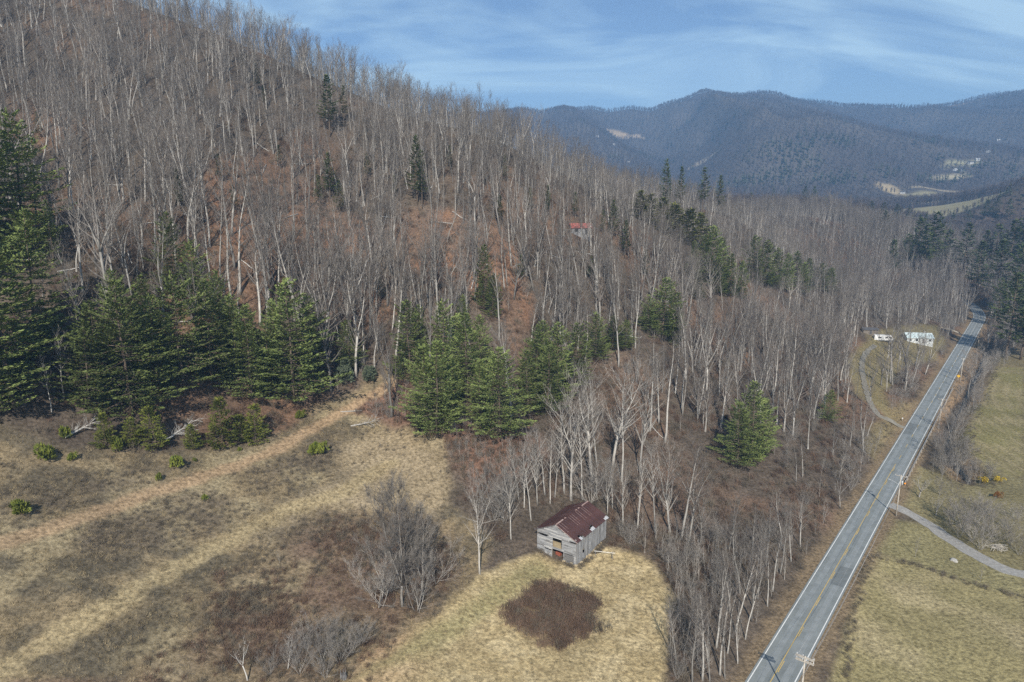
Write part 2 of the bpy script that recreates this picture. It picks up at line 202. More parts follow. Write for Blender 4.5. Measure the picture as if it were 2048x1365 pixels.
TREES = [(-6.3,121.4,22.3,'o'),(-19.5,108.9,27.1,'t'),(-16.3,111.9,20.5,'t'),(-22.2,111.6,13.6,'b'),(14.0,150.0,31.2,'o'),(10.1,149.1,17.5,'f'),(16.8,151.0,24.8,'f'),(4.3,142.1,18.6,'f'),(1.6,147.7,17.0,'f'),(22.3,147.4,15.6,'o'),(-2.8,145.1,12.7,'b'),(-4.3,139.7,14.0,'b'),(12.4,151.7,23.2,'f'),(18.2,149.8,13.1,'b'),(7.8,150.3,19.2,'f'),(5.9,147.0,20.6,'o'),(8.9,148.0,19.2,'f'),(2.8,145.5,17.6,'o'),(-0.2,135.2,20.4,'o'),(-1.6,139.6,13.9,'b'),(20.0,158.4,33.6,'o'),(26.1,166.2,32.4,'o'),(27.6,160.7,29.0,'f'),(40.1,188.5,31.8,'f'),(43.8,185.1,32.8,'f'),(53.2,203.4,22.3,'f'),(57.6,202.0,26.0,'o'),(19.4,170.9,17.6,'o'),(33.1,165.3,33.1,'o'),(25.3,143.6,18.7,'o'),(28.7,143.5,20.3,'f'),(32.4,141.8,22.7,'f'),(36.2,143.8,23.4,'o'),(38.1,141.1,26.3,'f'),(39.7,140.0,22.3,'o'),(42.5,140.5,17.8,'o'),(48.3,138.8,17.1,'o'),(23.8,149.5,14.9,'f'),(20.5,152.4,15.0,'o'),(45.9,123.7,19.3,'f'),(49.7,128.3,18.3,'f'),(55.1,134.4,17.3,'f'),(61.5,142.7,14.5,'f'),(29.6,97.8,15.0,'f'),(31.5,98.7,17.5,'f'),(35.2,101.1,17.7,'f'),(41.2,111.9,18.1,'f'),(45.5,115.9,18.4,'f'),(53.4,126.1,16.4,'f'),(61.7,137.4,14.7,'f'),(27.6,100.9,13.4,'f'),(36.2,106.9,16.6,'f'),(38.0,106.2,15.3,'f'),(32.9,99.1,14.1,'f'),(49.1,122.6,15.0,'f'),(42.7,110.8,16.0,'f'),(30.3,105.5,13.4,'f'),(31.9,103.4,13.2,'o'),(33.4,102.3,15.1,'f'),(41.8,117.1,14.4,'f'),(35.9,100.5,13.9,'f'),(50.5,121.0,15.5,'f'),(57.3,132.3,15.9,'f'),(66.3,143.6,13.4,'o'),(39.3,104.5,14.2,'f'),(52.7,131.4,14.8,'o'),(39.3,115.1,13.3,'f'),(47.2,120.1,14.3,'f'),(85.5,164.9,12.0,'o'),(81.7,179.7,12.5,'f'),(78.4,176.1,12.3,'f'),(96.5,193.4,10.2,'o'),(129.8,236.9,21.9,'o'),(128.0,243.8,12.4,'f'),(158.4,276.0,32.8,'o'),(168.3,281.3,34.0,'o'),(186.7,298.4,23.0,'o'),(174.3,298.9,22.9,'f'),(216.3,340.3,15.5,'o'),(110.5,243.4,34.0,'o'),(99.4,234.2,32.4,'f'),(113.3,239.0,29.5,'o'),(130.8,258.4,25.9,'f'),(79.8,209.0,31.0,'o'),(92.0,231.3,28.5,'f'),(64.8,202.0,26.8,'o'),(135.7,195.9,14.4,'b'),(135.0,198.6,13.7,'b'),(152.6,224.1,14.4,'b'),(188.9,271.6,16.9,'f'),(205.8,294.1,18.3,'b'),(178.8,252.1,10.0,'b'),(110.9,172.9,6.5,'p'),(109.3,162.6,6.4,'p'),(109.6,148.8,10.2,'b'),(111.2,155.0,11.2,'b'),(116.7,153.9,5.8,'b'),(91.8,141.7,5.4,'s'),(100.1,131.9,3.9,'s'),(117.5,147.3,6.3,'b'),(122.1,160.1,5.5,'b'),(-68.4,190.6,32.3,'f'),(-67.3,196.1,28.2,'f'),(-58.2,228.1,24.1,'o'),(-68.5,230.5,24.1,'f'),(-4.4,253.6,30.0,'f'),(6.8,261.3,16.6,'o'),(-75.9,189.0,34.0,'f'),(31.3,239.2,28.2,'o'),(37.0,241.6,26.5,'o'),(20.3,234.8,24.1,'f'),(-25.4,208.2,30.3,'f'),(-22.1,205.6,31.3,'f'),(-34.1,204.1,29.8,'o'),(-43.2,203.9,25.5,'f'),(-93.9,133.2,13.0,'f'),(-93.7,137.2,16.9,'f'),(-105.7,152.1,13.2,'f'),(-38.9,87.7,6.7,'d'),(-34.0,90.8,6.7,'d'),(-36.2,89.2,4.9,'b'),(-32.0,90.1,6.5,'b'),(-29.1,96.2,7.0,'b'),(-25.8,95.6,6.4,'b'),(-24.7,98.6,5.6,'b'),(-28.2,90.0,5.9,'b'),(-33.2,91.8,5.8,'b'),(183.6,313.9,23.8,'o'),(188.4,309.5,21.8,'o'),(196.7,330.9,20.1,'f'),(195.2,315.1,18.0,'o'),(184.3,319.7,19.5,'f'),(150.0,267.5,26.1,'o'),(176.3,311.5,19.0,'o'),(-32.8,95.4,6.1,'b'),(-29.7,92.7,7.7,'b'),(-43.0,115.0,3.8,'s'),(-26.8,93.5,6.7,'b'),(109.7,157.5,7.9,'b'),(108.7,144.8,8.1,'b'),(114.4,148.4,7.1,'b'),(121.6,154.5,7.1,'b'),(115.7,142.2,6.3,'b'),(116.3,158.0,9.0,'b'),(107.4,150.9,8.8,'b'),(117.9,174.9,6.0,'b'),(122.1,163.2,6.2,'b'),(127.9,160.1,5.3,'b'),(-23.3,108.0,11.9,'b'),(-16.7,107.8,10.9,'b'),(-14.5,116.0,11.1,'b')]

# ------------------------------------------------------------------ materials
MATS = {}
def new_mat(name):
    m = bpy.data.materials.new(name); m.use_nodes = True
    nt = m.node_tree; bs = nt.nodes['Principled BSDF']
    bs.inputs['Specular IOR Level'].default_value = 0.15
    MATS[name] = m
    return m, nt, bs
def ramp_mat(name, c1, c2, scale=2.0, rough=0.9, detail=5.0, bump=0.0, bscale=None, coords='Object', obj_rand=0.0, lo=0.3, hi=0.7, spec=0.15, metallic=0.0, stretch=(1, 1, 1)):
    m, nt, bs = new_mat(name)
    t = N(nt, 'ShaderNodeTexCoord'); mpn = N(nt, 'ShaderNodeMapping'); mpn.inputs['Scale'].default_value = stretch
    nt.links.new(t.outputs[coords], mpn.inputs['Vector'])
    nz = N(nt, 'ShaderNodeTexNoise', i_Scale=scale, i_Detail=detail, i_Roughness=0.6); nt.links.new(mpn.outputs[0], nz.inputs['Vector'])
    mr = N(nt, 'ShaderNodeMapRange'); mr.inputs[1].default_value = lo; mr.inputs[2].default_value = hi; nt.links.new(nz.outputs['Fac'], mr.inputs[0])
    mixn = N(nt, 'ShaderNodeMix', data_type='RGBA'); mixn.inputs[6].default_value = (*c1, 1); mixn.inputs[7].default_value = (*c2, 1)
    nt.links.new(mr.outputs[0], mixn.inputs['Factor'])
    out = mixn.outputs[2]
    if obj_rand:
        oi = N(nt, 'ShaderNodeObjectInfo'); r_ = N(nt, 'ShaderNodeMapRange'); r_.inputs[3].default_value = 1 - obj_rand; r_.inputs[4].default_value = 1 + obj_rand
        nt.links.new(oi.outputs['Random'], r_.inputs[0])
        hs = N(nt, 'ShaderNodeHueSaturation'); nt.links.new(r_.outputs[0], hs.inputs['Value']); nt.links.new(out, hs.inputs['Color'])
        out = hs.outputs[0]
    nt.links.new(out, bs.inputs['Base Color'])
    bs.inputs['Roughness'].default_value = rough; bs.inputs['Specular IOR Level'].default_value = spec; bs.inputs['Metallic'].default_value = metallic
    if bump:
        nb = N(nt, 'ShaderNodeTexNoise', i_Scale=bscale or scale * 4, i_Detail=4.0); nt.links.new(mpn.outputs[0], nb.inputs['Vector'])
        bp = N(nt, 'ShaderNodeBump', i_Strength=bump, i_Distance=0.1); nt.links.new(nb.outputs['Fac'], bp.inputs['Height']); nt.links.new(bp.outputs[0], bs.inputs['Normal'])
    return m

ramp_mat('bark_pale', (0.27, 0.25, 0.222), (0.50, 0.475, 0.435), 1.6, stretch=(1, 1, 0.35), obj_rand=0.38)
ramp_mat('bark_limb', (0.235, 0.218, 0.195), (0.43, 0.405, 0.37), 1.2, obj_rand=0.2)
ramp_mat('twig', (0.088, 0.075, 0.066), (0.150, 0.132, 0.118), 0.25, obj_rand=0.25)
ramp_mat('bark_grey', (0.19, 0.176, 0.158), (0.42, 0.40, 0.366), 1.6, stretch=(1, 1, 0.35), obj_rand=0.5)
ramp_mat('limb_grey', (0.120, 0.106, 0.094), (0.235, 0.212, 0.190), 1.2, obj_rand=0.35)
ramp_mat('twig_pale', (0.150, 0.134, 0.118), (0.265, 0.243, 0.218), 0.25, obj_rand=0.3)
ramp_mat('twig_far', (0.075, 0.062, 0.060), (0.115, 0.098, 0.094), 0.15, obj_rand=0.25)
ramp_mat('bark_dark', (0.10, 0.075, 0.055), (0.17, 0.135, 0.105), 2.0, stretch=(1, 1, 0.3))
ramp_mat('dead_wood', (0.42, 0.40, 0.37), (0.60, 0.58, 0.54), 2.0)
ramp_mat('needles', (0.085, 0.117, 0.036), (0.215, 0.255, 0.082), 0.9, obj_rand=0.30, lo=0.32, hi=0.68)
ramp_mat('needles_olive', (0.11, 0.125, 0.036), (0.24, 0.24, 0.075), 0.9, obj_rand=0.12, lo=0.32, hi=0.68)
ramp_mat('needles_far', (0.055, 0.080, 0.028), (0.14, 0.17, 0.058), 0.6, obj_rand=0.2)
ramp_mat('cedar_leaf', (0.075, 0.10, 0.016), (0.19, 0.20, 0.040), 1.4, obj_rand=0.25)
ramp_mat('laurel_leaf', (0.055, 0.075, 0.045), (0.13, 0.15, 0.10), 1.5)
ramp_mat('brush_red', (0.085, 0.056, 0.040), (0.20, 0.135, 0.095), 0.8, obj_rand=0.3)
ramp_mat('brush_grey', (0.095, 0.080, 0.060), (0.19, 0.160, 0.120), 0.8, obj_rand=0.3)
ramp_mat('thicket_stem', (0.075, 0.050, 0.036), (0.20, 0.135, 0.095), 0.8, obj_rand=0.45)
ramp_mat('dry_grass', (0.17, 0.13, 0.078), (0.41, 0.33, 0.195), 0.7, obj_rand=0.5)
ramp_mat('forsythia', (0.40, 0.28, 0.02), (0.58, 0.43, 0.05), 3)
ramp_mat('rust_leaf', (0.16, 0.065, 0.015), (0.26, 0.12, 0.03), 3)
ramp_mat('asphalt', (0.150, 0.163, 0.162), (0.235, 0.252, 0.248), 0.22, rough=0.8, detail=8, bump=0.15, bscale=40, coords='Object', spec=0.3)
ramp_mat('asphalt_lane', (0.180, 0.194, 0.196), (0.26, 0.277, 0.277), 0.5, rough=0.75, detail=8, coords='Object', spec=0.3)
ramp_mat('asphalt_patch', (0.13, 0.142, 0.143), (0.175, 0.188, 0.188), 0.6, rough=0.85)
ramp_mat('paint_white', (0.52, 0.52, 0.50), (0.80, 0.80, 0.78), 3.0, rough=0.6)
ramp_mat('paint_yellow', (0.42, 0.29, 0.07), (0.68, 0.46, 0.12), 2.0, rough=0.6)
ramp_mat('gravel', (0.21, 0.20, 0.185), (0.36, 0.345, 0.32), 1.5, bump=0.4, bscale=12, detail=8)
ramp_mat('gravel_worn', (0.15, 0.135, 0.105), (0.27, 0.25, 0.21), 0.8, bump=0.4, bscale=12, detail=8)
ramp_mat('gravel_tan', (0.30, 0.26, 0.20), (0.44, 0.39, 0.31), 1.5, bump=0.4, bscale=12, detail=8)
ramp_mat('pole_wood', (0.33, 0.29, 0.24), (0.50, 0.46, 0.40), 1.0, stretch=(4, 4, 0.5))
ramp_mat('galvanised', (0.42, 0.43, 0.44), (0.58, 0.59, 0.60), 3.0, rough=0.5, spec=0.5, metallic=0.3)
ramp_mat('porcelain', (0.6, 0.6, 0.6), (0.75, 0.75, 0.75), 3.0, rough=0.3)
ramp_mat('wire_metal', (0.30, 0.30, 0.30), (0.38, 0.38, 0.38), 3.0, rough=0.5)
ramp_mat('sign_yellow', (0.75, 0.42, 0.01), (0.82, 0.50, 0.02), 2.0, rough=0.5)
ramp_mat('sign_orange', (0.70, 0.24, 0.02), (0.78, 0.32, 0.03), 2.0, rough=0.5)
ramp_mat('black_paint', (0.01, 0.01, 0.01), (0.02, 0.02, 0.02), 2.0)
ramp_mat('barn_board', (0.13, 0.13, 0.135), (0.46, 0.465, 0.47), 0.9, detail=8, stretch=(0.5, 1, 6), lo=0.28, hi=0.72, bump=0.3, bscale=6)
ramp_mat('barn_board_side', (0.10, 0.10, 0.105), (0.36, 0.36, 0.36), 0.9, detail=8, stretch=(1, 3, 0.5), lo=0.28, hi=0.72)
ramp_mat('barn_pale', (0.34, 0.335, 0.325), (0.54, 0.535, 0.52), 1.2, detail=8, stretch=(0.5, 1, 6))
ramp_mat('barn_slat', (0.11, 0.105, 0.105), (0.26, 0.255, 0.25), 1.5, detail=8, stretch=(0.5, 1, 6))
ramp_mat('barn_beam', (0.13, 0.11, 0.09), (0.22, 0.19, 0.155), 1.5)
ramp_mat('barn_inner', (0.34, 0.27, 0.17), (0.50, 0.42, 0.28), 1.5)
ramp_mat('barn_stone', (0.42, 0.33, 0.20), (0.60, 0.50, 0.34), 1.5)
ramp_mat('roof_rust', (0.040, 0.020, 0.018), (0.090, 0.041, 0.036), 0.6, rough=0.65, detail=8, stretch=(1, 1, 1), obj_rand=0.12, spec=0.3)
ramp_mat('roof_bare', (0.40, 0.40, 0.41), (0.62, 0.62, 0.63), 1.0, rough=0.45, spec=0.5, metallic=0.2)
ramp_mat('roof_seam', (0.24, 0.13, 0.11), (0.52, 0.40, 0.36), 1.3, rough=0.5)
ramp_mat('red_box', (0.22, 0.06, 0.035), (0.32, 0.10, 0.06), 2)
ramp_mat('house_pale', (0.40, 0.40, 0.39), (0.52, 0.52, 0.51), 1.0)
ramp_mat('vinyl_white', (0.70, 0.70, 0.69), (0.80, 0.80, 0.79), 1.0, rough=0.5, spec=0.3)
ramp_mat('glass_dark', (0.02, 0.025, 0.03), (0.04, 0.045, 0.05), 1.0, rough=0.1, spec=0.6)
ramp_mat('tyre', (0.015, 0.015, 0.015), (0.03, 0.03, 0.03), 2)
ramp_mat('roof_teal', (0.38, 0.48, 0.49), (0.58, 0.64, 0.64), 0.8, rough=0.45)
ramp_mat('siding_grey', (0.48, 0.50, 0.50), (0.60, 0.62, 0.61), 1.0)
ramp_mat('roof_red_far', (0.26, 0.08, 0.07), (0.36, 0.13, 0.11), 0.8)
ramp_mat('roof_dark', (0.06, 0.06, 0.065), (0.11, 0.11, 0.115), 0.8)
ramp_mat('brush_pile', (0.36, 0.33, 0.28), (0.52, 0.48, 0.42), 3)
ramp_mat('stone_grey', (0.26, 0.25, 0.23), (0.44, 0.42, 0.39), 3)
_m, _nt, _bs = new_mat('creek_water')
_bs.inputs['Base Color'].default_value = (0.012, 0.014, 0.013, 1); _bs.inputs['Roughness'].default_value = 0.35; _bs.inputs['Specular IOR Level'].default_value = 0.08
_nz = N(_nt, 'ShaderNodeTexNoise', i_Scale=2.5, i_Detail=4.0); _bp = N(_nt, 'ShaderNodeBump', i_Strength=0.25, i_Distance=0.1)
_nt.links.new(_nz.outputs['Fac'], _bp.inputs['Height']); _nt.links.new(_bp.outputs[0], _bs.inputs['Normal'])

# ground: colour of the soil, litter and turf per vertex, broken up by two scales of noise
gm, nt, bs = new_mat('ground')
at_ = N(nt, 'ShaderNodeAttribute', attribute_name='Col')
tcg = N(nt, 'ShaderNodeTexCoord')
na = N(nt, 'ShaderNodeTexNoise', i_Scale=1.3, i_Detail=7.0, i_Roughness=0.68); nt.links.new(tcg.outputs['Object'], na.inputs['Vector'])
ma = N(nt, 'ShaderNodeMapRange'); ma.inputs[1].default_value = 0.34; ma.inputs[2].default_value = 0.66; ma.inputs[3].default_value = 0.48; ma.inputs[4].default_value = 1.50; nt.links.new(na.outputs['Fac'], ma.inputs[0])
nb = N(nt, 'ShaderNodeTexNoise', i_Scale=0.09, i_Detail=4.0); nt.links.new(tcg.outputs['Object'], nb.inputs['Vector'])
mb_ = N(nt, 'ShaderNodeMapRange'); mb_.inputs[1].default_value = 0.3; mb_.inputs[2].default_value = 0.7; mb_.inputs[3].default_value = 0.86; mb_.inputs[4].default_value = 1.14; nt.links.new(nb.outputs['Fac'], mb_.inputs[0])
mm = N(nt, 'ShaderNodeMath', operation='MULTIPLY'); nt.links.new(ma.outputs[0], mm.inputs[0]); nt.links.new(mb_.outputs[0], mm.inputs[1])
vm = N(nt, 'ShaderNodeVectorMath', operation='SCALE'); nt.links.new(at_.outputs['Color'], vm.inputs[0]); nt.links.new(mm.outputs[0], vm.inputs['Scale'])
nt.links.new(vm.outputs[0], bs.inputs['Base Color']); bs.inputs['Roughness'].default_value = 0.95; bs.inputs['Specular IOR Level'].default_value = 0.05
nbm = N(nt, 'ShaderNodeTexNoise', i_Scale=2.2, i_Detail=6.0, i_Roughness=0.7); nt.links.new(tcg.outputs['Object'], nbm.inputs['Vector'])
bpn = N(nt, 'ShaderNodeBump', i_Strength=0.7, i_Distance=0.35); nt.links.new(nbm.outputs['Fac'], bpn.inputs['Height']); nt.links.new(bpn.outputs[0], bs.inputs['Normal'])

# ------------------------------------------------------------------ ground patches
def in_poly(x, y, P):
    c = np.zeros(np.shape(x), bool); n = len(P)
    for i in range(n):
        x1, y1 = P[i]; x2, y2 = P[(i + 1) % n]
        if y1 == y2: continue
        k = ((y1 > y) != (y2 > y)) & (x < (x2 - x1) * (y - y1) / (y2 - y1) + x1)
        c ^= k
    return c
def zone_w(name, x, y, soft=1.5, warp=2.0):
    """0..1: how far (x, y) lies inside a patch, with a ragged edge"""
    P = ZONES[name]; q = np.array(P)
    out = np.zeros(np.shape(x)); m = soft + warp + 1
    k = (x > q[:, 0].min() - m) & (x < q[:, 0].max() + m) & (y > q[:, 1].min() - m) & (y < q[:, 1].max() + m)
    if not k.any(): return out
    xs, ys = x[k], y[k]
    wx = xs + (fbm(xs / 6, ys / 6, 21, 3) - 0.5) * 2 * warp; wy = ys + (fbm(xs / 6, ys / 6, 33, 3) - 0.5) * 2 * warp
    d = seg_dist(wx, wy, P + [P[0]])
    s = np.where(in_poly(wx, wy, P), d, -d)
    out[k] = sstep(-soft, soft, s)
    return out
def road_so(x, y):
    rx = x - ROAD_A[0]; ry = y - ROAD_A[1]
    s = rx * ROAD_D[0] + ry * ROAD_D[1]
    return s, rx * ROAD_N[0] + ry * ROAD_N[1] - road_bend(s)
FAR_FIELDS = [  # x, y, rx, ry, colour
    (455, 3060, 50, 55, (0.36, 0.27, 0.17)), (520, 3030, 45, 25, (0.32, 0.25, 0.17)), (858, 1590, 13, 60, (0.38, 0.30, 0.18)),
    (905, 1480, 150, 55, (0.27, 0.24, 0.14)), (800, 1440, 95, 45, (0.42, 0.37, 0.22)), (985, 1575, 85, 10, (0.34, 0.28, 0.18)),
    (1060, 1705, 34, 22, (0.38, 0.33, 0.22)), (1150, 1785, 48, 14, (0.30, 0.28, 0.17)), (620, 2300, 40, 30, (0.30, 0.25, 0.18)),
    (2180, 3480, 150, 60, (0.30, 0.22, 0.15)), (720, 1480, 45, 40, (0.34, 0.22, 0.15)), (690, 1085, 140, 95, (0.27, 0.235, 0.135)), (560, 1250, 60, 60, (0.34, 0.24, 0.16))]
def far_field_w(x, y):
    w = np.zeros(np.shape(x)); ci = np.full(np.shape(x), -1)
    for i, (cx_, cy_, a, b, _) in enumerate(FAR_FIELDS):
        d = np.hypot((x - cx_) / a, (y - cy_) / b) + (fbm(x / 60, y / 60, 41 + i, 2) - 0.5) * 0.5
        k = (1 - sstep(0.85, 1.1, d)); ci = np.where(k > w, i, ci); w = np.maximum(w, k)
    return w, ci
def mixv(c, col, w):
    return c * (1 - w[..., None]) + np.asarray(col) * w[..., None]
def ground_colour(x, y):
    sh = np.shape(x)
    n1 = fbm(x / 14, y / 14, 51, 4); n2 = fbm(x / 3.5, y / 3.5, 57, 3); n3 = fbm(x / 40, y / 40, 63, 3)
    c = np.zeros(sh + (3,)) + np.array((0.114, 0.090, 0.069))
    c = mixv(c, (0.082, 0.066, 0.051), sstep(0.42, 0.62, n2 * .5 + n1 * .5)); c = mixv(c, (0.185, 0.112, 0.072), sstep(0.5, 0.75, n3) * 0.8)
    for z_ in ('orangefloor_a', 'orangefloor_b', 'orangefloor_c'):
        c = mixv(c, (0.225, 0.128, 0.080), zone_w(z_, x, y, 4, 5) * (0.45 + 0.55 * sstep(0.35, 0.6, n1)))
    c = mixv(c, (0.190, 0.112, 0.078), zone_w('redfloor', x, y, 3, 3) * 0.9)
    s, o = road_so(x, y)
    # valley floor east of the road, grass by default
    e = sstep(6, 14, o) * (1 - sstep(300, 380, s)) * (1 - sstep(60, 120, o))
    c = mixv(c, (0.190, 0.160, 0.085), e * (0.5 + 0.5 * n1))
    m = zone_w('meadow', x, y, 1.5, 2)
    mc = np.zeros(sh + (3,)) + np.array((0.235, 0.182, 0.110))
    mc = mixv(mc, (0.115, 0.096, 0.066), sstep(0.42, 0.60, n2 * 0.5 + n1 * 0.5)); mc = mixv(mc, (0.28, 0.228, 0.140), sstep(0.52, 0.7, fbm(x / 9, y / 9, 71, 3)))
    c = c * (1 - m[..., None]) + mc * m[..., None]
    c = mixv(c, (0.31, 0.245, 0.158), zone_w('tanpatch', x, y, 3, 3) * 0.85)
    for z_ in ('darkbrush_a', 'darkbrush_b', 'darkbrush_c', 'darkbrush_d'):
        c = mixv(c, (0.140, 0.112, 0.080), zone_w(z_, x, y, 4, 4) * (0.3 + 0.6 * sstep(.3, .6, n2)))
    c = mixv(c, (0.155, 0.108, 0.076), zone_w('redbrush', x, y, 5, 4) * (0.25 + 0.75 * sstep(.3, .65, n1)))
    cl = zone_w('clearing', x, y, 1.0, 2.0)
    cc = np.zeros(sh + (3,)) + np.array((0.385, 0.300, 0.163)); cc = mixv(cc, (0.47, 0.375, 0.217), sstep(0.45, 0.7, n2)); cc = mixv(cc, (0.40, 0.27, 0.165), sstep(0.5, 0.75, n3))
    c = c * (1 - cl[..., None]) + cc * cl[..., None]
    c = mixv(c, (0.27, 0.235, 0.115), zone_w('greenway', x, y, 1.5, 1.5) * 0.75)
    c = mixv(c, (0.125, 0.088, 0.062), zone_w('thicket', x, y, 1.6, 2.2) * (0.3 + 0.6 * n2))
    c = mixv(c, (0.110, 0.084, 0.060), zone_w('gully', x, y, 1.2, 1.5) * 0.9)
    p = zone_w('pasture', x, y, 0.8, 0.5); pc = np.zeros(sh + (3,)) + np.array((0.255, 0.214, 0.108)); pc = mixv(pc, (0.325, 0.268, 0.152), sstep(0.45, 0.7, n1)); pc = mixv(pc, (0.20, 0.19, 0.085), sstep(0.55, 0.75, n3))
    c = c * (1 - p[..., None]) + pc * p[..., None]
    c = mixv(c, (0.225, 0.195, 0.100), zone_w('yard_south', x, y, 1, 1)); c = mixv(c, (0.195, 0.166, 0.088), zone_w('yard_north', x, y, 1, 1))
    cr = zone_w('crop', x, y, 1, 1.0); ccr = np.zeros(sh + (3,)) + np.array((0.185, 0.162, 0.072)); ccr = mixv(ccr, (0.235, 0.195, 0.105), sstep(0.4, 0.7, n1) * 0.7)
    rows = np.hypot(x - 330, y - 190)      # drilled rows curve round the field
    ccr = mixv(ccr, (0.30, 0.245, 0.145), (0.5 + 0.5 * np.cos(rows * 2 * np.pi / 4.4)) ** 3 * 0.55 * sstep(0.35, 0.55, n1))
    c = c * (1 - cr[..., None]) + ccr * cr[..., None]
    c = mixv(c, (0.215, 0.180, 0.090), zone_w('home_yard', x, y, 2, 2) * 0.85); c = mixv(c, (0.205, 0.165, 0.085), zone_w('bank_grass', x, y, 2, 2) * 0.8)
    g = 1 - sstep(1.2, 2.6, seg_dist(x, y, GRASSTRACK) + (n2 - 0.5) * 2.8); c = mixv(c, (0.36, 0.285, 0.163), g * (0.6 + .4 * n1) * m)
    g = 1 - sstep(1.2, 2.4, seg_dist(x, y, SIDETRACK) + (n2 - 0.5) * 2); c = mixv(c, (0.31, 0.25, 0.15), g * 0.7)
    dd = seg_dist(x, y, DIRT) + (n2 - 0.5) * 1.6
    g = 1 - sstep(1.0, 2.1, dd); c = mixv(c, (0.335, 0.235, 0.143), g * sstep(-100, -60, x) * .9 + g * .8 * (1 - sstep(-100, -60, x)))
    # verges
    v = (1 - sstep(4.2, 7.5, np.abs(o) + (n2 - 0.5) * 3)); c = mixv(c, (0.225, 0.165, 0.100), v * 0.85)
    cd = seg_dist(x, y, CREEK); c = mixv(c, (0.30, 0.20, 0.115), sstep(0.4, 0.6, n1) * (1 - sstep(3, 7, cd)) * 0.8); c = mixv(c, (0.06, 0.05, 0.04), 1 - sstep(1.2, 2.4, cd))
    # far country: bare woods with fields among them
    f = sstep(700, 1100, y); fc = np.zeros(sh + (3,)) + np.array((0.075, 0.064, 0.058)); fc = mixv(fc, (0.10, 0.085, 0.072), sstep(0.4, 0.6, fbm(x / 180, y / 180, 81, 3)))
    c = c * (1 - f[..., None]) + fc * f[..., None]
    w, ci = far_field_w(x, y); fcol = np.array([q[4] for q in FAR_FIELDS])[np.clip(ci, 0, None)]
    c = c * (1 - w[..., None]) + fcol * w[..., None]
    return c

def axis(*seg):
    a = []
    for lo, hi, st in seg: a.append(np.arange(lo, hi, st))
    return np.concatenate(a + [[seg[-1][1]]])
GX = axis((-3200, -400, 80), (-400, -130, 5), (-130, 235, 1.15), (235, 420, 3), (420, 1000, 10), (1000, 4400, 40))
GY = axis((-200, 70, 8), (70, 215, 1.15), (215, 360, 2.0), (360, 640, 5), (640, 1700, 14), (1700, 4700, 30))
XX, YY = np.meshgrid(GX, GY)
ZZ = ground_z(XX, YY)
CC = ground_colour(XX, YY)
_nx, _ny = len(GX), len(GY)
xc_ = (XX[:-1, :-1] + XX[1:, 1:]) / 2; yc_ = (YY[:-1, :-1] + YY[1:, 1:]) / 2
zid = np.zeros(xc_.shape, int)                                            # 0 forest floor
zid[zone_w('meadow', xc_, yc_) > 0.5] = 1
zid[zone_w('clearing', xc_, yc_, 0.9, 1.0) > 0.5] = 2
_s, _o = road_so(xc_, yc_)
zid[(_o > 8) & (_s < 380) & (_s > -60) & (_o < 110) & (zid == 0)] = 5      # valley floor
zid[zone_w('pasture', xc_, yc_) > 0.5] = 3
zid[zone_w('crop', xc_, yc_) > 0.5] = 4
zid[(seg_dist(xc_, yc_, DIRT) < 1.9)] = 6
zid[(np.abs(_o) < 8) & (_s < 640) & (_s > -90)] = 7
zid[(yc_ > 1100)] = 8
GROUND_NAMES = ['forest_floor', 'meadow', 'barn_clearing', 'pasture', 'crop_field', 'valley_floor', 'dirt_track', 'road_verge', 'hills']
GROUND_LABELS = ['brown leaf litter under the bare woods of the hillside', 'rough dry meadow of tan grass and brown briars on the slope', 'mown tan grass around the old barn',
    'olive and tan pasture beside the road', 'green drilled crop field with curving rows', 'grassy valley floor east of the road', 'narrow bare dirt track climbing the meadow into the pines', 'brown grassy verge on both sides of the road', 'hazy wooded mountains with a few fields']
def grid_obj(name, mask, label):
    iy, ix = np.nonzero(mask)
    quad = np.stack([iy * _nx + ix, iy * _nx + ix + 1, (iy + 1) * _nx + ix + 1, (iy + 1) * _nx + ix], 1)
    u, inv = np.unique(quad, return_inverse=True); inv = inv.reshape(-1, 4)
    me = bpy.data.meshes.new(name)
    co = np.stack([XX.ravel()[u], YY.ravel()[u], ZZ.ravel()[u]], 1)
    me.vertices.add(len(u)); me.vertices.foreach_set('co', co.ravel().astype(np.float32))
    nf = len(inv); me.loops.add(nf * 4); me.polygons.add(nf)
    me.loops.foreach_set('vertex_index', inv.ravel().astype(np.int32))
    me.polygons.foreach_set('loop_start', np.arange(0, nf * 4, 4, dtype=np.int32)); me.polygons.foreach_set('loop_total', np.full(nf, 4, np.int32))
    me.polygons.foreach_set('use_smooth', np.ones(nf, bool))
    ca = me.color_attributes.new('Col', 'FLOAT_COLOR', 'POINT')
    cv = np.concatenate([CC.reshape(-1, 3)[u], np.ones((len(u), 1))], 1)
    ca.data.foreach_set('color', cv.ravel().astype(np.float32))
    me.update(); me.validate(); me.materials.append(gm)
    o = bpy.data.objects.new(name, me); COL.objects.link(o); o['kind'] = 'structure'; o['label'] = label
    return o
for i, nme in enumerate(GROUND_NAMES):
    if (zid == i).any(): grid_obj(nme, zid == i, GROUND_LABELS[i])
def gz(x, y):
    """height of the ground sheet as built (bilinear in its grid)"""
    i = np.clip(np.searchsorted(GX, x) - 1, 0, _nx - 2); j = np.clip(np.searchsorted(GY, y) - 1, 0, _ny - 2)
    fx = (x - GX[i]) / (GX[i + 1] - GX[i]); fy = (y - GY[j]) / (GY[j + 1] - GY[j])
    return (ZZ[j, i] * (1 - fx) + ZZ[j, i + 1] * fx) * (1 - fy) + (ZZ[j + 1, i] * (1 - fx) + ZZ[j + 1, i + 1] * fx) * fy

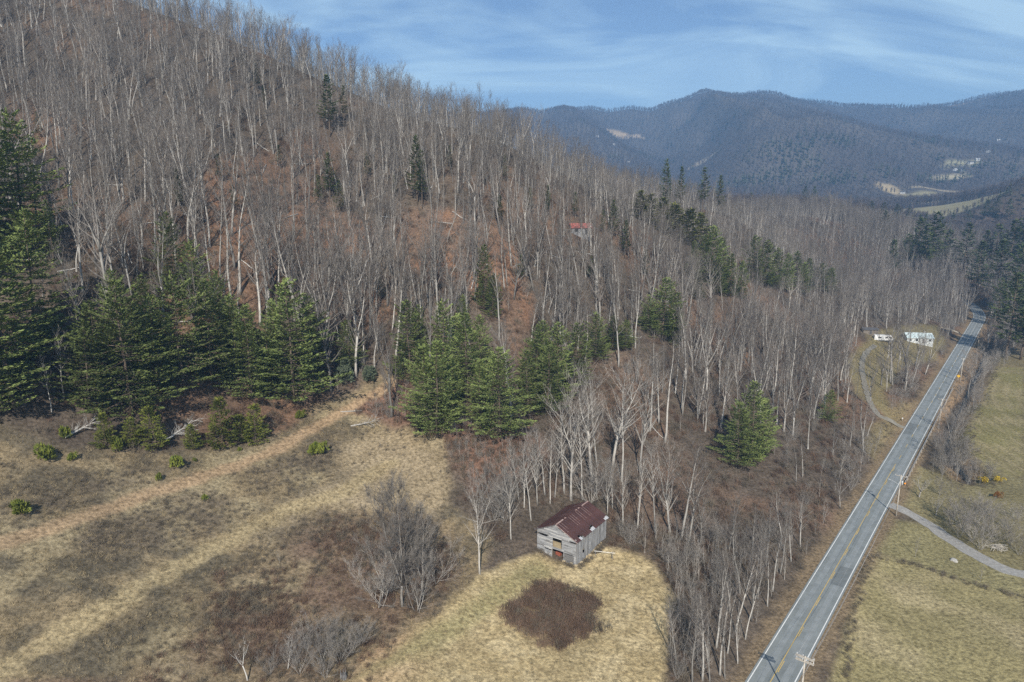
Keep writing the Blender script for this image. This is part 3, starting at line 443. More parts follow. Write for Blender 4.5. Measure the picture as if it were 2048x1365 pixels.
# ------------------------------------------------------------------ mesh helpers
class MB:
    def __init__(self): self.v = []; self.f = []; self.m = []; self.slots = []
    def slot(self, mat):
        if mat not in self.slots: self.slots.append(mat)
        return self.slots.index(mat)
    def poly(self, pts, mat):
        b = len(self.v); self.v.extend([tuple(p) for p in pts]); self.f.append(tuple(range(b, b + len(pts)))); self.m.append(self.slot(mat))
    def box(self, x0, x1, y0, y1, z0, z1, mat):
        b = len(self.v); s = self.slot(mat)
        self.v.extend([(x, y, z) for z in (z0, z1) for y in (y0, y1) for x in (x0, x1)])
        for q in ((0, 2, 3, 1), (4, 5, 7, 6), (0, 1, 5, 4), (2, 6, 7, 3), (0, 4, 6, 2), (1, 3, 7, 5)):
            self.f.append(tuple(b + i for i in q)); self.m.append(s)
    def tube(self, P, rad, n, mat, cap=True):
        s = self.slot(mat); P = [Vector(p) for p in P]; rings = []
        u = None
        for i, p in enumerate(P):
            d = (P[min(i + 1, len(P) - 1)] - P[max(i - 1, 0)])
            d = d.normalized() if d.length > 1e-9 else Vector((0, 0, 1))
            if u is None:
                a = Vector((1, 0, 0)) if abs(d.x) < 0.8 else Vector((0, 1, 0)); u = d.cross(a).normalized()
            else:
                u = (u - d * u.dot(d)); u = u.normalized() if u.length > 1e-6 else d.orthogonal().normalized()
            w = d.cross(u); b = len(self.v)
            for k in range(n):
                t = 2 * math.pi * k / n; q = p + (u * math.cos(t) + w * math.sin(t)) * rad[i]; self.v.append((q.x, q.y, q.z))
            rings.append(b)
        for a, b in zip(rings[:-1], rings[1:]):
            for k in range(n):
                self.f.append((a + k, a + (k + 1) % n, b + (k + 1) % n, b + k)); self.m.append(s)
        if cap:
            self.f.append(tuple(rings[-1] + k for k in range(n))); self.m.append(s)
            self.f.append(tuple(rings[0] + k for k in reversed(range(n)))); self.m.append(s)
    def mesh(self, name, smooth=False):
        me = bpy.data.meshes.new(name); me.from_pydata(self.v, [], self.f)
        for s in self.slots: me.materials.append(MATS[s])
        me.polygons.foreach_set('material_index', self.m)
        if smooth: me.polygons.foreach_set('use_smooth', [True] * len(self.f))
        me.update(); return me
    def build(self, name, parent=None, smooth=False, loc=None):
        o = bpy.data.objects.new(name, self.mesh(name, smooth)); COL.objects.link(o)
        if parent: o.parent = parent
        if loc: o.location = loc
        return o
def link(name, me, parent=None):
    o = bpy.data.objects.new(name, me); COL.objects.link(o)
    if parent: o.parent = parent
    return o
def tag(o, label=None, cat=None, group=None, kind=None):
    for k, v in (('label', label), ('category', cat), ('group', group), ('kind', kind)):
        if v: o[k] = v
    return o
def thing(name, label, cat, loc, rz=0.0, group=None, scale=None):
    o = bpy.data.objects.new(name, None); COL.objects.link(o); o.empty_display_size = 0.5
    o.location = loc; o.rotation_euler = (0, 0, rz)
    if scale: o.scale = scale
    return tag(o, label, cat, group)

# ------------------------------------------------------------------ plants
def rdir(rng, d, amax, amin=0.0):
    """a unit vector turned away from d by amin..amax radians"""
    d = d.normalized(); a = rng.uniform(amin, amax); t = rng.uniform(0, 2 * math.pi)
    u = d.orthogonal().normalized(); w = d.cross(u)
    return (d * math.cos(a) + (u * math.cos(t) + w * math.sin(t)) * math.sin(a)).normalized()
UP = Vector((0, 0, 1))
def path_at(P, t):
    f = t * (len(P) - 1); i = min(int(f), len(P) - 2); return P[i].lerp(P[i + 1], f - i), (P[i + 1] - P[i]).normalized()
def sliver(mb, p, d, L, w, rng, mat):
    s = rdir(rng, d, 1.6, 1.5) * (w * 0.5); q = p + d * L
    mb.poly((p - s, p + s, q), mat)
STYLE = {  # first branch, branches, angle lo/hi, branch length, radius, sub-branches, twigs each, leaders, fork height
    'f': (0.42, 25, 0.45, 0.95, 0.20, 0.0108, 5, 7, 1, 0.5),
    'o': (0.22, 38, 0.50, 1.05, 0.27, 0.0125, 6, 8, 3, 0.34),
    'b': (0.08, 42, 0.45, 1.05, 0.30, 0.0085, 6, 14, 6, 0.05),
    't': (0.08, 60, 0.40, 1.0, 0.23, 0.0100, 7, 20, 4, 0.14),
    'p': (0.30, 18, 0.45, 0.95, 0.22, 0.0300, 5, 5, 5, 0.26),
    's': (0.15, 14, 0.40, 0.85, 0.26, 0.0075, 3, 6, 1, 0.5),
    'd': (0.25, 12, 0.60, 1.25, 0.28, 0.0150, 3, 3, 2, 0.40)}
def bare_tree(seed, style, H=25.0, trunk_m='bark_pale', limb_m='bark_limb', twig_m='twig', dens=1.0):
    rng = random.Random(seed); first, nb, alo, ahi, bl, rr, nsub, ntw, nlead, fork = STYLE[style]
    T = MB(); C = MB(); k = H / 25.0
    r0 = rr * H; leaders = []
    if nlead > 1 and style in 'ot': nlead = rng.choice((2, 2, 3, 3, 4)); fork *= rng.uniform(0.8, 1.5)
    def wander(p, d, L, n, bend, pull):
        P = [p.copy()]; st = L / n
        for i in range(n):
            d = (d + Vector((rng.gauss(0, bend), rng.gauss(0, bend), rng.gauss(0, bend * 0.5))) + UP * pull).normalized(); P.append(P[-1] + d * st)
        return P
    if nlead == 1:
        P = wander(Vector((0, 0, -0.4 * k)), rdir(rng, UP, 0.06), H * 0.97, 9, 0.045, 0.06)
        rad = [max(r0 * (1 - (i / 9.0)) ** 0.85, 0.02 * k) for i in range(10)]; rad[0] *= 1.35
        T.tube(P, rad, 6, trunk_m); leaders.append((P, rad, first))
    else:
        hb = fork * H; P = wander(Vector((0, 0, -0.4 * k)), rdir(rng, UP, 0.08), hb + 0.4 * k, 4, 0.05, 0.03)
        rad = [r0 * (1.3 if i == 0 else 1 - 0.07 * i) for i in range(5)]
        if fork > 0.1: T.tube(P, rad, 6, trunk_m)
        if style == 'o': leaders.append((P, rad, 0.55))
        for j in range(nlead):
            t = 2 * math.pi * (j + rng.random() * 0.6) / nlead; a = rng.uniform(0.12, 0.42) * (1.5 if style in 'bp' else 1.0)
            d = Vector((math.cos(t) * math.sin(a), math.sin(t) * math.sin(a), math.cos(a)))
            L = (H - hb) * rng.uniform(0.72, 1.0); st_p = P[-1] if fork > 0.1 else Vector((rng.uniform(-.8, .8) * k, rng.uniform(-.8, .8) * k, -0.3))
            Q = wander(st_p, d, L, 7, 0.07, 0.07); rl = rad[-1] * rng.uniform(0.55, 0.8)
            rq = [max(rl * (1 - i / 7.0) ** 0.9, 0.02 * k) for i in range(8)]
            T.tube(Q, rq, 5, trunk_m); leaders.append((Q, rq, 0.12))
    ga = rng.random() * 6
    for b in range(int(nb * dens)):
        P, rad, fs = leaders[b % len(leaders)]
        t = fs + (0.97 - fs) * ((b // len(leaders)) + rng.random()) / (nb * dens / len(leaders)); t = min(t, 0.98)
        p, d = path_at(P, t); ga += 2.4 + rng.uniform(-.4, .4); a = rng.uniform(alo, ahi) * (1.1 - 0.35 * t)
        u = d.orthogonal().normalized(); w = d.cross(u)
        bd = (d * math.cos(a) + (u * math.cos(ga) + w * math.sin(ga)) * math.sin(a)).normalized()
        rel = (t - fs) / (1 - fs); L = H * bl * (0.45 + 0.75 * math.sin(math.pi * min(0.25 + rel * 0.75, 1))) * rng.uniform(0.65, 1.15)
        if style == 'f' and rng.random() < 0.15: L *= 0.4
        f = t * (len(rad) - 1); rb = max(min(rad[int(f)] * 0.6, 0.0058 * H), 0.016 * k)
        Q = wander(p, bd, L, 5, 0.11, 0.10); rq = [max(rb * (1 - i / 5.0) ** 0.8, 0.011 * k) for i in range(6)]
        C.tube(Q, rq, 4 if rb > 0.05 else 3, trunk_m if style == 'd' else limb_m, cap=False)
        if style == 'd' and b % 2: continue
        for s_ in range(nsub):
            ts = 0.22 + 0.78 * (s_ + rng.random()) / nsub; q, qd = path_at(Q, min(ts, 0.99)); sd = rdir(rng, qd, 0.95, 0.35)
            sd = (sd + UP * 0.25).normalized(); sl_ = L * rng.uniform(0.22, 0.46)
            S = wander(q, sd, sl_, 2, 0.16, 0.10); C.tube(S, [0.024 * k, 0.015 * k, 0.006 * k], 3, limb_m if style in 'pdfo' else twig_m, cap=False)
            for w_ in range(int(ntw * dens)):
                q2, d2 = path_at(S, rng.random()); td = (rdir(rng, d2, 0.9, 0.15) + UP * 0.15).normalized()
                sliver(C, q2, td, rng.uniform(0.45, 1.35) * (0.6 + 0.4 * k), 0.030 * (0.5 + 0.5 * k), rng, twig_m if style != 'd' else trunk_m)
        for w_ in range(ntw // 2):
            q2, d2 = path_at(Q, rng.uniform(0.4, 1)); td = rdir(rng, d2, 0.8, 0.1)
            sliver(C, q2, td, rng.uniform(0.5, 1.4) * (0.6 + 0.4 * k), 0.030 * (0.5 + 0.5 * k), rng, twig_m if style != 'd' else trunk_m)
    return T, C
def pine(seed, H=22.0, leaf='needles', sparse=1.0, base=0.10, rmax=0.21, tuft=1.0, gap=0.0, round_=0.62):
    rng = random.Random(seed); T = MB(); C = MB()
    n = 8; P = [Vector((0, 0, -0.4))]
    for i in range(n): P.append(Vector((P[-1].x + rng.gauss(0, .10), P[-1].y + rng.gauss(0, .10), -0.4 + (H + .4) * (i + 1) / n)))
    T.tube(P, [max(0.013 * H * (1 - i / n) ** 0.9, 0.03) for i in range(n + 1)], 6, 'bark_dark')
    z = base * H; az = 0.0; lob = [rng.uniform(0, 6.28) for _ in range(4)]
    while z < H * 0.98:
        t = z / H; env = rmax * H * min(1.0, (1 - t) ** round_ * 1.08) * (0.70 + 0.30 * min(1, (t - base) / 0.16 + 0.1))
        nb = rng.choice((4, 5, 5, 6)) if t < 0.9 else 4
        p0, _ = path_at(P, min((z + .4) / (H + .4), 0.999))
        for b in range(nb):
            az += 2 * math.pi / nb + rng.uniform(-0.4, 0.4)
            if rng.random() < gap + 0.05: continue
            side_l = 1 + 0.22 * math.sin(az + lob[int(t * 3.99)]) + 0.10 * math.sin(3 * az + lob[0])
            L = env * side_l * rng.choice((rng.uniform(0.5, 0.85), rng.uniform(0.8, 1.18), rng.uniform(0.85, 1.1))) + 0.25
            rise = (0.02 if t < 0.45 else 0.02 + (t - 0.45) * 1.2) + rng.uniform(-0.14, 0.12)
            out = Vector((math.cos(az), math.sin(az), rise)).normalized(); side = Vector((-math.sin(az), math.cos(az), 0))
            tip = p0 + out * L + Vector((0, 0, 0.09 * L)); mid = p0 + out * (L * 0.55) - Vector((0, 0, 0.05 * L))
            C.tube((p0, mid, tip), (0.012 + 0.010 * L, 0.010 + 0.006 * L, 0.012), 3, 'bark_dark', cap=False)
            m = max(3, int(L / 0.40 * sparse))
            for i in range(m):
                s_ = 0.30 + 0.72 * (i + rng.random()) / m
                q = p0.lerp(mid, s_ / 0.55) if s_ < 0.55 else mid.lerp(tip, (s_ - 0.55) / 0.45)
                wid = 0.36 * L * (1.12 - s_) + 0.22
                for j in range(10):
                    sg = rng.uniform(-1, 1); c = q + side * (sg * wid) + out * (rng.uniform(-.1, .25) - abs(sg) * 0.06 * L) + Vector((0, 0, rng.uniform(-.10, .20) - 0.10 * abs(sg)))
                    d = (out * 0.9 + side * (sg * 0.9 + rng.uniform(-.4, .4)) + Vector((0, 0, rng.uniform(-0.1, 0.65)))).normalized()
                    ln = rng.uniform(0.28, 0.56) * tuft; ww = rng.uniform(0.08, 0.17) * tuft
                    sv = d.cross(UP); sv = (sv.normalized() if sv.length > 0.05 else side) + Vector((0, 0, rng.uniform(-0.8, 0.8))); sv = sv.normalized() * ww
                    C.poly((c - d * ln * 0.35, c + sv, c + d * ln * 0.65, c - sv * 0.8), leaf)
        z += rng.uniform(0.62, 1.02) * (H / 22.0) ** 0.4
    for j in range(14):
        d = rdir(rng, UP, 0.9); c = P[-1] - Vector((0, 0, rng.uniform(0, .8))); sv = rdir(rng, d, 1.6, 1.5) * 0.14
        C.poly((c - sv, c + sv, c + d * 0.6), leaf)
    return T, C
def leafy_bush(seed, Rr=1.0, Hh=1.0, n=420, leaf='cedar_leaf', size=0.17, cone=0.4):
    rng = random.Random(seed); T = MB(); C = MB()
    for j in range(5):
        d = rdir(rng, UP, 0.6); T.tube((Vector((0, 0, -.15)), d * (0.4 * Hh), d * (0.75 * Hh) + UP * 0.1 * Hh), (0.035, 0.025, 0.008), 4, 'bark_dark', cap=False)
    lobes = [(Vector((rng.gauss(0, .3) * Rr, rng.gauss(0, .3) * Rr, rng.uniform(.25, .75) * Hh)), rng.uniform(.35, .6)) for _ in range(9)]
    for i in range(n):
        c, r = rng.choice(lobes); d = rdir(rng, UP, 2.2); k = 1 - cone * (c.z / Hh)
        p = c + Vector((d.x * r * Rr * k, d.y * r * Rr * k, d.z * r * 0.55 * Hh)) * rng.uniform(.7, 1.08); p.z = max(p.z, 0.02)
        d2 = (d + UP * 0.6 + Vector((rng.uniform(-.5, .5), rng.uniform(-.5, .5), 0))).normalized(); sv = rdir(rng, d2, 1.6, 1.5) * size * 0.6
        C.poly((p - sv, p + d2 * size * 1.6, p + sv), leaf)
    return T, C
def tuft_mesh(seed, n, h, spread, w, mat, lean=0.6, flat=0.0):
    rng = random.Random(seed); M = MB()
    for i in range(n):
        a = rng.uniform(0, 6.283); r = spread * math.sqrt(rng.random()); p = Vector((r * math.cos(a), r * math.sin(a), -0.03))
        d = rdir(rng, UP, lean); d = (d + Vector((d.x, d.y, 0)) * flat).normalized()
        L = h * rng.uniform(0.5, 1.1)
        s = rdir(rng, d, 1.6, 1.5) * (w * .5); q = p + d * L * 0.6; q2 = q + (d + Vector((rng.gauss(0, .35), rng.gauss(0, .35), -0.1 - flat * .3))).normalized() * L * 0.45
        M.poly((p - s, p + s, q), mat); M.poly((q - s * .7, q + s * .7, q2), mat)
    return M
def brush_mesh(seed, h, mat, n=34):
    """an arching briar or shrub clump: canes with side twigs"""
    rng = random.Random(seed); M = MB()
    for i in range(n):
        p = Vector((rng.gauss(0, .28), rng.gauss(0, .28), -0.05)); d = rdir(rng, UP, 0.75); L = h * rng.uniform(.55, 1.1)
        q = p + d * L * .55; d2 = (d + Vector((d.x, d.y, -.35)) * .8).normalized(); r = q + d2 * L * .5
        s = rdir(rng, d, 1.6, 1.5) * 0.014
        M.poly((p - s, p + s, q + s * .8, q - s * .8), mat); M.poly((q - s * .8, q + s * .8, r), mat)
        for k in range(4):
            b = p.lerp(q, rng.uniform(.4, 1)) if rng.random() < .5 else q.lerp(r, rng.random()); e = rdir(rng, d, 1.0, .3)
            sliver(M, b, e, h * rng.uniform(.15, .4), 0.022, rng, mat)
    return M

# instancer: one object that scatters template meshes over points of its own mesh
def template_collection(name, meshes):
    c = bpy.data.collections.new(name)
    for i, me in enumerate(meshes):
        o = bpy.data.objects.new('%s_%02d' % (name, i), me); c.objects.link(o)
    return c
def joined(T, C, name):
    M = MB()
    for src in (T, C):
        b = len(M.v); M.v.extend(src.v)
        for f, m in zip(src.f, src.m): M.f.append(tuple(b + i for i in f)); M.m.append(M.slot(src.slots[m]))
    return M.mesh(name)
def scatter(name, pts, rotz, scl, idx, coll, label, cat=None, tilt=None):
    n = len(pts); me = bpy.data.meshes.new(name); me.vertices.add(n); me.vertices.foreach_set('co', np.asarray(pts, np.float32).ravel())
    rot = np.zeros((n, 3), np.float32); rot[:, 2] = rotz
    if tilt is not None: rot[:, :2] = tilt
    a = me.attributes.new('rot', 'FLOAT_VECTOR', 'POINT'); a.data.foreach_set('vector', rot.ravel())
    scl = np.asarray(scl, np.float32); scl = np.repeat(scl[:, None], 3, 1) if scl.ndim == 1 else scl
    a = me.attributes.new('scl', 'FLOAT_VECTOR', 'POINT'); a.data.foreach_set('vector', scl.ravel().astype(np.float32))
    a = me.attributes.new('idx', 'INT', 'POINT'); a.data.foreach_set('value', np.asarray(idx, np.int32))
    me.update()
    o = bpy.data.objects.new(name, me); COL.objects.link(o)
    ng = bpy.data.node_groups.new(name + '_nodes', 'GeometryNodeTree')
    ng.interface.new_socket('Geometry', in_out='INPUT', socket_type='NodeSocketGeometry'); ng.interface.new_socket('Geometry', in_out='OUTPUT', socket_type='NodeSocketGeometry')
    gi = ng.nodes.new('NodeGroupInput'); go = ng.nodes.new('NodeGroupOutput'); ip = ng.nodes.new('GeometryNodeInstanceOnPoints'); ci = ng.nodes.new('GeometryNodeCollectionInfo')
    ci.inputs['Collection'].default_value = coll; ci.inputs['Separate Children'].default_value = True; ci.inputs['Reset Children'].default_value = True
    ip.inputs['Pick Instance'].default_value = True
    def attr(nm, t):
        q = ng.nodes.new('GeometryNodeInputNamedAttribute'); q.data_type = t; q.inputs['Name'].default_value = nm; return q.outputs['Attribute']
    ng.links.new(gi.outputs[0], ip.inputs['Points']); ng.links.new(ci.outputs[0], ip.inputs['Instance'])
    ng.links.new(attr('idx', 'INT'), ip.inputs['Instance Index']); ng.links.new(attr('scl', 'FLOAT_VECTOR'), ip.inputs['Scale'])
    er = ng.nodes.new('FunctionNodeEulerToRotation'); ng.links.new(attr('rot', 'FLOAT_VECTOR'), er.inputs[0]); ng.links.new(er.outputs[0], ip.inputs['Rotation'])
    ng.links.new(ip.outputs[0], go.inputs[0])
    md = o.modifiers.new('scatter', 'NODES'); md.node_group = ng
    tag(o, label, cat, None, 'stuff')
    return o

# ------------------------------------------------------------------ road, drives, creek
def ribbon(name, pts, offs, mat, label, zfun, lift, kind='structure', taper=False, wob=0.0):
    """a strip along pts (x, y); offs = (left, right) metres"""
    M = MB(); rng = random.Random(len(pts)); prev = None
    for i, p in enumerate(pts):
        a = pts[max(i - 1, 0)]; b = pts[min(i + 1, len(pts) - 1)]; d = np.array((b[0] - a[0], b[1] - a[1])); d /= np.hypot(*d); nrm = np.array((d[1], -d[0]))
        row = []
        for o in offs:
            w = o * (min(1.0, 0.15 + i / 7.0) if taper else 1.0) + (rng.uniform(-wob, wob) if o in (offs[0], offs[-1]) else 0); q = np.array(p) + nrm * w
            row.append((q[0], q[1], float(zfun(q[0], q[1])) + lift))
        row = [(row[0][0], row[0][1], row[0][2] - 0.25)] + row + [(row[-1][0], row[-1][1], row[-1][2] - 0.25)]
        if prev:
            for k in range(len(row) - 1): M.poly((prev[k], row[k], row[k + 1], prev[k + 1])[::-1] if False else (prev[k], prev[k + 1], row[k + 1], row[k]), mat)
        prev = row
    o = M.build(name); tag(o, label, None, None, kind); return o
def resample(P, st):
    out = [np.array(P[0], float)]
    for a, b in zip(P[:-1], P[1:]):
        a = np.array(a, float); b = np.array(b, float); n = max(1, int(np.hypot(*(b - a)) / st))
        for i in range(1, n + 1): out.append(a + (b - a) * i / n)
    return [tuple(p) for p in out]
def smooth_line(P, it=3):
    for _ in range(it):
        Q = [P[0]]
        for a, b in zip(P[:-1], P[1:]): Q += [(a[0] * .75 + b[0] * .25, a[1] * .75 + b[1] * .25), (a[0] * .25 + b[0] * .75, a[1] * .25 + b[1] * .75)]
        P = Q + [P[-1]]
    return P
rz_ = lambda x, y: road_z(road_so(x, y)[0])
S0, S1 = -85.0, 640.0
seg = lambda off, s0=S0, s1=S1, st=8.0: [tuple(road_pt(s, off)) for s in np.arange(s0, s1 + .1, st)]
road = ribbon('road', seg(0), (-3.55, -1.5, 0, 1.5, 3.55), 'asphalt', 'straight two-lane grey asphalt road down the valley', rz_, 0.0)
for off in (-1.65, 1.65): ribbon('wheel_track', seg(off), (-0.55, 0.55), 'asphalt_lane', 'paler worn wheel path on the asphalt', lambda x, y: rz_(x, y) + .25, -0.246).parent = road
def marking(name, off, w, mat, spans, lift):
    M = MB()
    for a, b in spans:
        ss = np.r_[np.arange(a, b, 8.0), b]
        for s0, s1 in zip(ss[:-1], ss[1:]):
            q = [road_pt(s0, off - w / 2), road_pt(s0, off + w / 2), road_pt(s1, off + w / 2), road_pt(s1, off - w / 2)]
            z = [road_z(s0), road_z(s0), road_z(s1), road_z(s1)]; M.poly([(p[0], p[1], float(h) + lift) for p, h in zip(q, z)], mat)
    return M.build(name, road)
marking('edge_line', -3.15, 0.17, 'paint_white', [(S0, S1)], 0.009); marking('edge_line', 3.15, 0.17, 'paint_white', [(S0, S1)], 0.009)
marking('centre_line', -0.13, 0.12, 'paint_yellow', [(S0, 120)], 0.009)
for a in np.arange(S0 + 3, 300, 12.2): marking('centre_dash', 0.14 if a < 120 else 0.0, 0.12, 'paint_yellow', [(a, a + 3.6)], 0.009)
marking('centre_line', 0.0, 0.10, 'paint_white', [(150, S1)], 0.0085)
for s_, off_, w_, l_ in ((38, 1.6, 2.6, 9), (152, -1.7, 2.8, 14), (205, 1.7, 2.4, 8), (-20, -1.6, 2.5, 6)):
    p_ = [tuple(road_pt(s_ + q, off_)) for q in np.linspace(0, l_, 4)]; ribbon('patch', p_, (-w_ / 2, w_ / 2), 'asphalt_patch', 'darker repair patch in the asphalt', lambda x, y: rz_(x, y) + .25, -0.243).parent = road
gzf = lambda x, y: gz(np.float64(x), np.float64(y))
def drive(name, P, w, mat, label, wob=0.25):
    P = resample(smooth_line(P, 2), 1.2)
    def zf(x, y): return max(float(gzf(x + dx, y + dy)) for dx in (-.6, .6) for dy in (-.6, .6))
    return ribbon(name, P, (-w / 2, -w / 5, w / 5, w / 2), mat, label, zf, 0.05, wob=wob)
drive('gravel_drive', [tuple(road_pt(88, 3.4))] + DRIVE_EAST[1:], 3.6, 'gravel', 'curving grey gravel drive leaving the road by the transformer pole')
drive('gravel_drive', DRIVE_WEST, 2.1, 'gravel_worn', 'looping gravel drive climbing from the road to the motorhome')
drive('dirt_drive', DRIVE_FAR, 2.6, 'gravel_tan', 'short tan drive stub at the far end of the road')
CR = resample(smooth_line(CREEK, 2), 2.5)
ribbon('creek', CR, (-0.85, 0, 0.85), 'creek_water', 'narrow dark creek running beside the road', lambda x, y: -2.72, 0.0, wob=0.45, taper=True)

# ------------------------------------------------------------------ barn
BX, BY, BZ = 5.4, 134.0, 4.75; BW, BL, EH, AH = 9.6, 13.2, 5.7, 8.0
barn = thing('barn', 'weathered grey board barn with a rusty red metal roof at the clearing edge', 'barn', (BX, BY, BZ), math.atan2(-5.6, 7.95))
rng = random.Random(5)
def gable(x): return EH + (AH - EH) * (1 - abs(x - BW / 2) / (BW / 2))
def board_wall(name, y, side, openings, mat, seed):
    rg = random.Random(seed); M = MB(); z = 0.05
    while z < AH - 0.1:
        h = 0.235; zt = z + h - 0.018
        if z < EH: xa, xb = 0.0, BW
        else:
            f = (zt - EH) / (AH - EH); xa, xb = BW / 2 * f, BW - BW / 2 * f
        cuts = sorted(set([xa, xb] + [c for c in (rg.uniform(1.5, 4), rg.uniform(5, 8.2)) if xa < c < xb]))
        for a, b in zip(cuts[:-1], cuts[1:]):
            parts = [(a, b)]
            for (ox0, ox1, oz0, oz1) in openings:
                if zt > oz0 and z < oz1 - 0.05:
                    nxt = []
                    for p, q in parts:
                        if q <= ox0 or p >= ox1: nxt.append((p, q)); continue
                        if p < ox0: nxt.append((p, ox0))
                        if q > ox1: nxt.append((ox1, q))
                    parts = nxt
            for p, q in parts:
                if q - p < 0.1 or rg.random() < 0.05: continue
                o = rg.uniform(0.0, 0.03) * side; dz = rg.uniform(-.02, .02)
                M.box(p + rg.uniform(0, .03), q - rg.uniform(0, .03), min(y, y + .035 * side) + o, max(y, y + .035 * side) + o, z + dz + rg.uniform(0, .025), zt + dz, mat if rg.random() < .68 else rg.choice(('barn_slat', 'barn_board_side', 'barn_pale')))
        z += h
    w = M.build(name, barn); w['kind'] = 'stuff'; return w
board_wall('front_boards', 0.0, -1, [(3.9, 6.1, 2.55, 4.75), (3.8, 6.5, 0.0, 2.25), (6.7, 9.1, 0.55, 2.05)], 'barn_board', 1)
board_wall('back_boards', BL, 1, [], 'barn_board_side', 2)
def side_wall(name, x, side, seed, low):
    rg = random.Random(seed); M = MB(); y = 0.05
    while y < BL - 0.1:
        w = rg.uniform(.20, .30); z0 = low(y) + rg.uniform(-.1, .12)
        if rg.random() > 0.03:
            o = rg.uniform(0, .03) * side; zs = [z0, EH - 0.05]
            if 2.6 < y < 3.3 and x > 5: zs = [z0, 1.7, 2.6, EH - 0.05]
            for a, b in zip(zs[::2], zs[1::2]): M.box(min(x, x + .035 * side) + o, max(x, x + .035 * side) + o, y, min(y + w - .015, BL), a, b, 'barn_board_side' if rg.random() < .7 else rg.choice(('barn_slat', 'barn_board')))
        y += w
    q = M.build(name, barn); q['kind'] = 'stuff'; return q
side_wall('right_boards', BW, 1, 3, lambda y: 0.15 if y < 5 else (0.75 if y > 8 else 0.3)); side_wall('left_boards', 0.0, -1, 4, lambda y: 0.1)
# slatted lower door panel on the right of the doorway
M = MB()
for i in range(7): M.box(6.75, 9.05, -0.02, 0.02, 0.62 + i * .205, 0.62 + i * .205 + .14, 'barn_slat')
M.box(6.7, 6.82, -.07, -.03, .5, 2.1, 'barn_slat'); M.box(8.95, 9.1, -.07, -.03, .5, 2.1, 'barn_slat')
M.build('slatted_panel', barn)
for n_, (x0, x1, y0, y1, z0, z1, m_) in {'loft_floor': (.12, BW - .12, .25, BL - .12, 2.28, 2.42, 'barn_inner'), 'dirt_floor': (.12, BW - .12, .12, BL - .12, -.35, .06, 'barn_inner'), 'door_lintel': (3.7, 6.6, -.06, .12, 2.24, 2.50, 'barn_board'),
        'loft_sill': (3.8, 6.2, -.08, .2, 2.5, 2.57, 'barn_board'), 'feed_box': (3.9, 5.0, 1.2, 2.2, .06, .9, 'red_box')}.items():
    M = MB(); M.box(x0, x1, y0, y1, z0, z1, m_); M.build(n_, barn)
for (px_, py_) in ((.1, .12), (BW - .1, .12), (.1, BL - .12), (BW - .1, BL - .12), (3.75, .12), (6.55, .12), (BW - .1, 4.4), (BW - .1, 8.8), (.1, 4.4), (.1, 8.8)):
    M = MB(); M.box(px_ - .09, px_ + .09, py_ - .09, py_ + .09, -.6, EH - .05 if py_ > .2 or px_ in (.1, BW - .1) else 4.9, 'barn_beam'); M.build('post', barn)
M = MB()                                   # piled stones under the sills
for i in range(64):
    if i < 20: cx_, cy_ = rng.uniform(6.6, BW + .1), rng.uniform(-.15, .1)
    elif i < 52: cx_, cy_ = BW + rng.uniform(-.12, .15), rng.uniform(-.1, BL)
    else: cx_, cy_ = rng.uniform(0, 3.8), rng.uniform(-.1, .1)
    a, b, c_ = rng.uniform(.14, .3), rng.uniform(.12, .2), rng.uniform(.1, .2); zc = rng.uniform(-.35, .35); M.box(cx_ - a, cx_ + a, cy_ - b, cy_ + b, zc - c_, zc + c_, 'barn_stone')
f_ = M.build('foundation_stones', barn); f_['kind'] = 'stuff'
# roof: rafters, purlins and separate ribbed sheets
SLn = math.hypot(BW / 2 + .45, (AH - EH) * (1 + .45 / (BW / 2))); tilt = math.atan2(AH - EH, BW / 2)
M = MB()
for i in range(11):
    y = .1 + (BL - .2) * i / 10
    for sg in (-1, 1):
        x_e = BW / 2 + sg * (BW / 2 + .35); z_e = EH - (AH - EH) * .35 / (BW / 2)
        M.tube(((BW / 2, y, AH - .12), (x_e, y, z_e - .12)), (.05, .05), 4, 'barn_beam')
M.build('rafters', barn)['kind'] = 'stuff'
M = MB()
for sg in (-1, 1):
    for j in range(6):
        t = .08 + .9 * j / 5; x_ = BW / 2 + sg * (BW / 2 + .35) * t; z_ = AH - (AH - EH) * t * (1 + .35 / (BW / 2)) - .05; M.tube(((x_, -.25, z_), (x_, BL + .25, z_)), (.035, .035), 4, 'barn_slat')
M.build('purlins', barn)['kind'] = 'stuff'
def sheet(w, t0, t1, sg, mat, seed, ribs=True):
    """one metal roofing sheet: u across 0..w, down slope from t0 to t1 metres"""
    M = MB(); rg = random.Random(seed); prof = [(0, 0.0), (.03, .035), (.08, .035), (.11, .004), (w * .5 - .05, .004), (w * .5 - .02, .022), (w * .5 + .02, .022), (w * .5 + .05, .004), (w - .02, .004), (w, 0.012)]
    e0 = rg.uniform(-.02, .05); n = 4
    for (a, ha), (b, hb) in zip(prof[:-1], prof[1:]):
        mt = 'roof_seam' if (a in (.03,) and mat == 'roof_rust' and rg.random() < .5) else mat
        for k in range(n):
            ta, tb = t0 + (t1 + e0 - t0) * k / n, t0 + (t1 + e0 - t0) * (k + 1) / n
            P = []
            for (u_, h_, t_) in ((a, ha, ta), (b, hb, ta), (b, hb, tb), (a, ha, tb)): P.append((sg * (t_ * math.cos(tilt) + h_ * math.sin(tilt)), u_, -t_ * math.sin(tilt) + h_ * math.cos(tilt)))
            M.poly(P if sg > 0 else P[::-1], mt if k < 2 else mat)
    return M
NP = 18; pw = (BL + .6) / NP
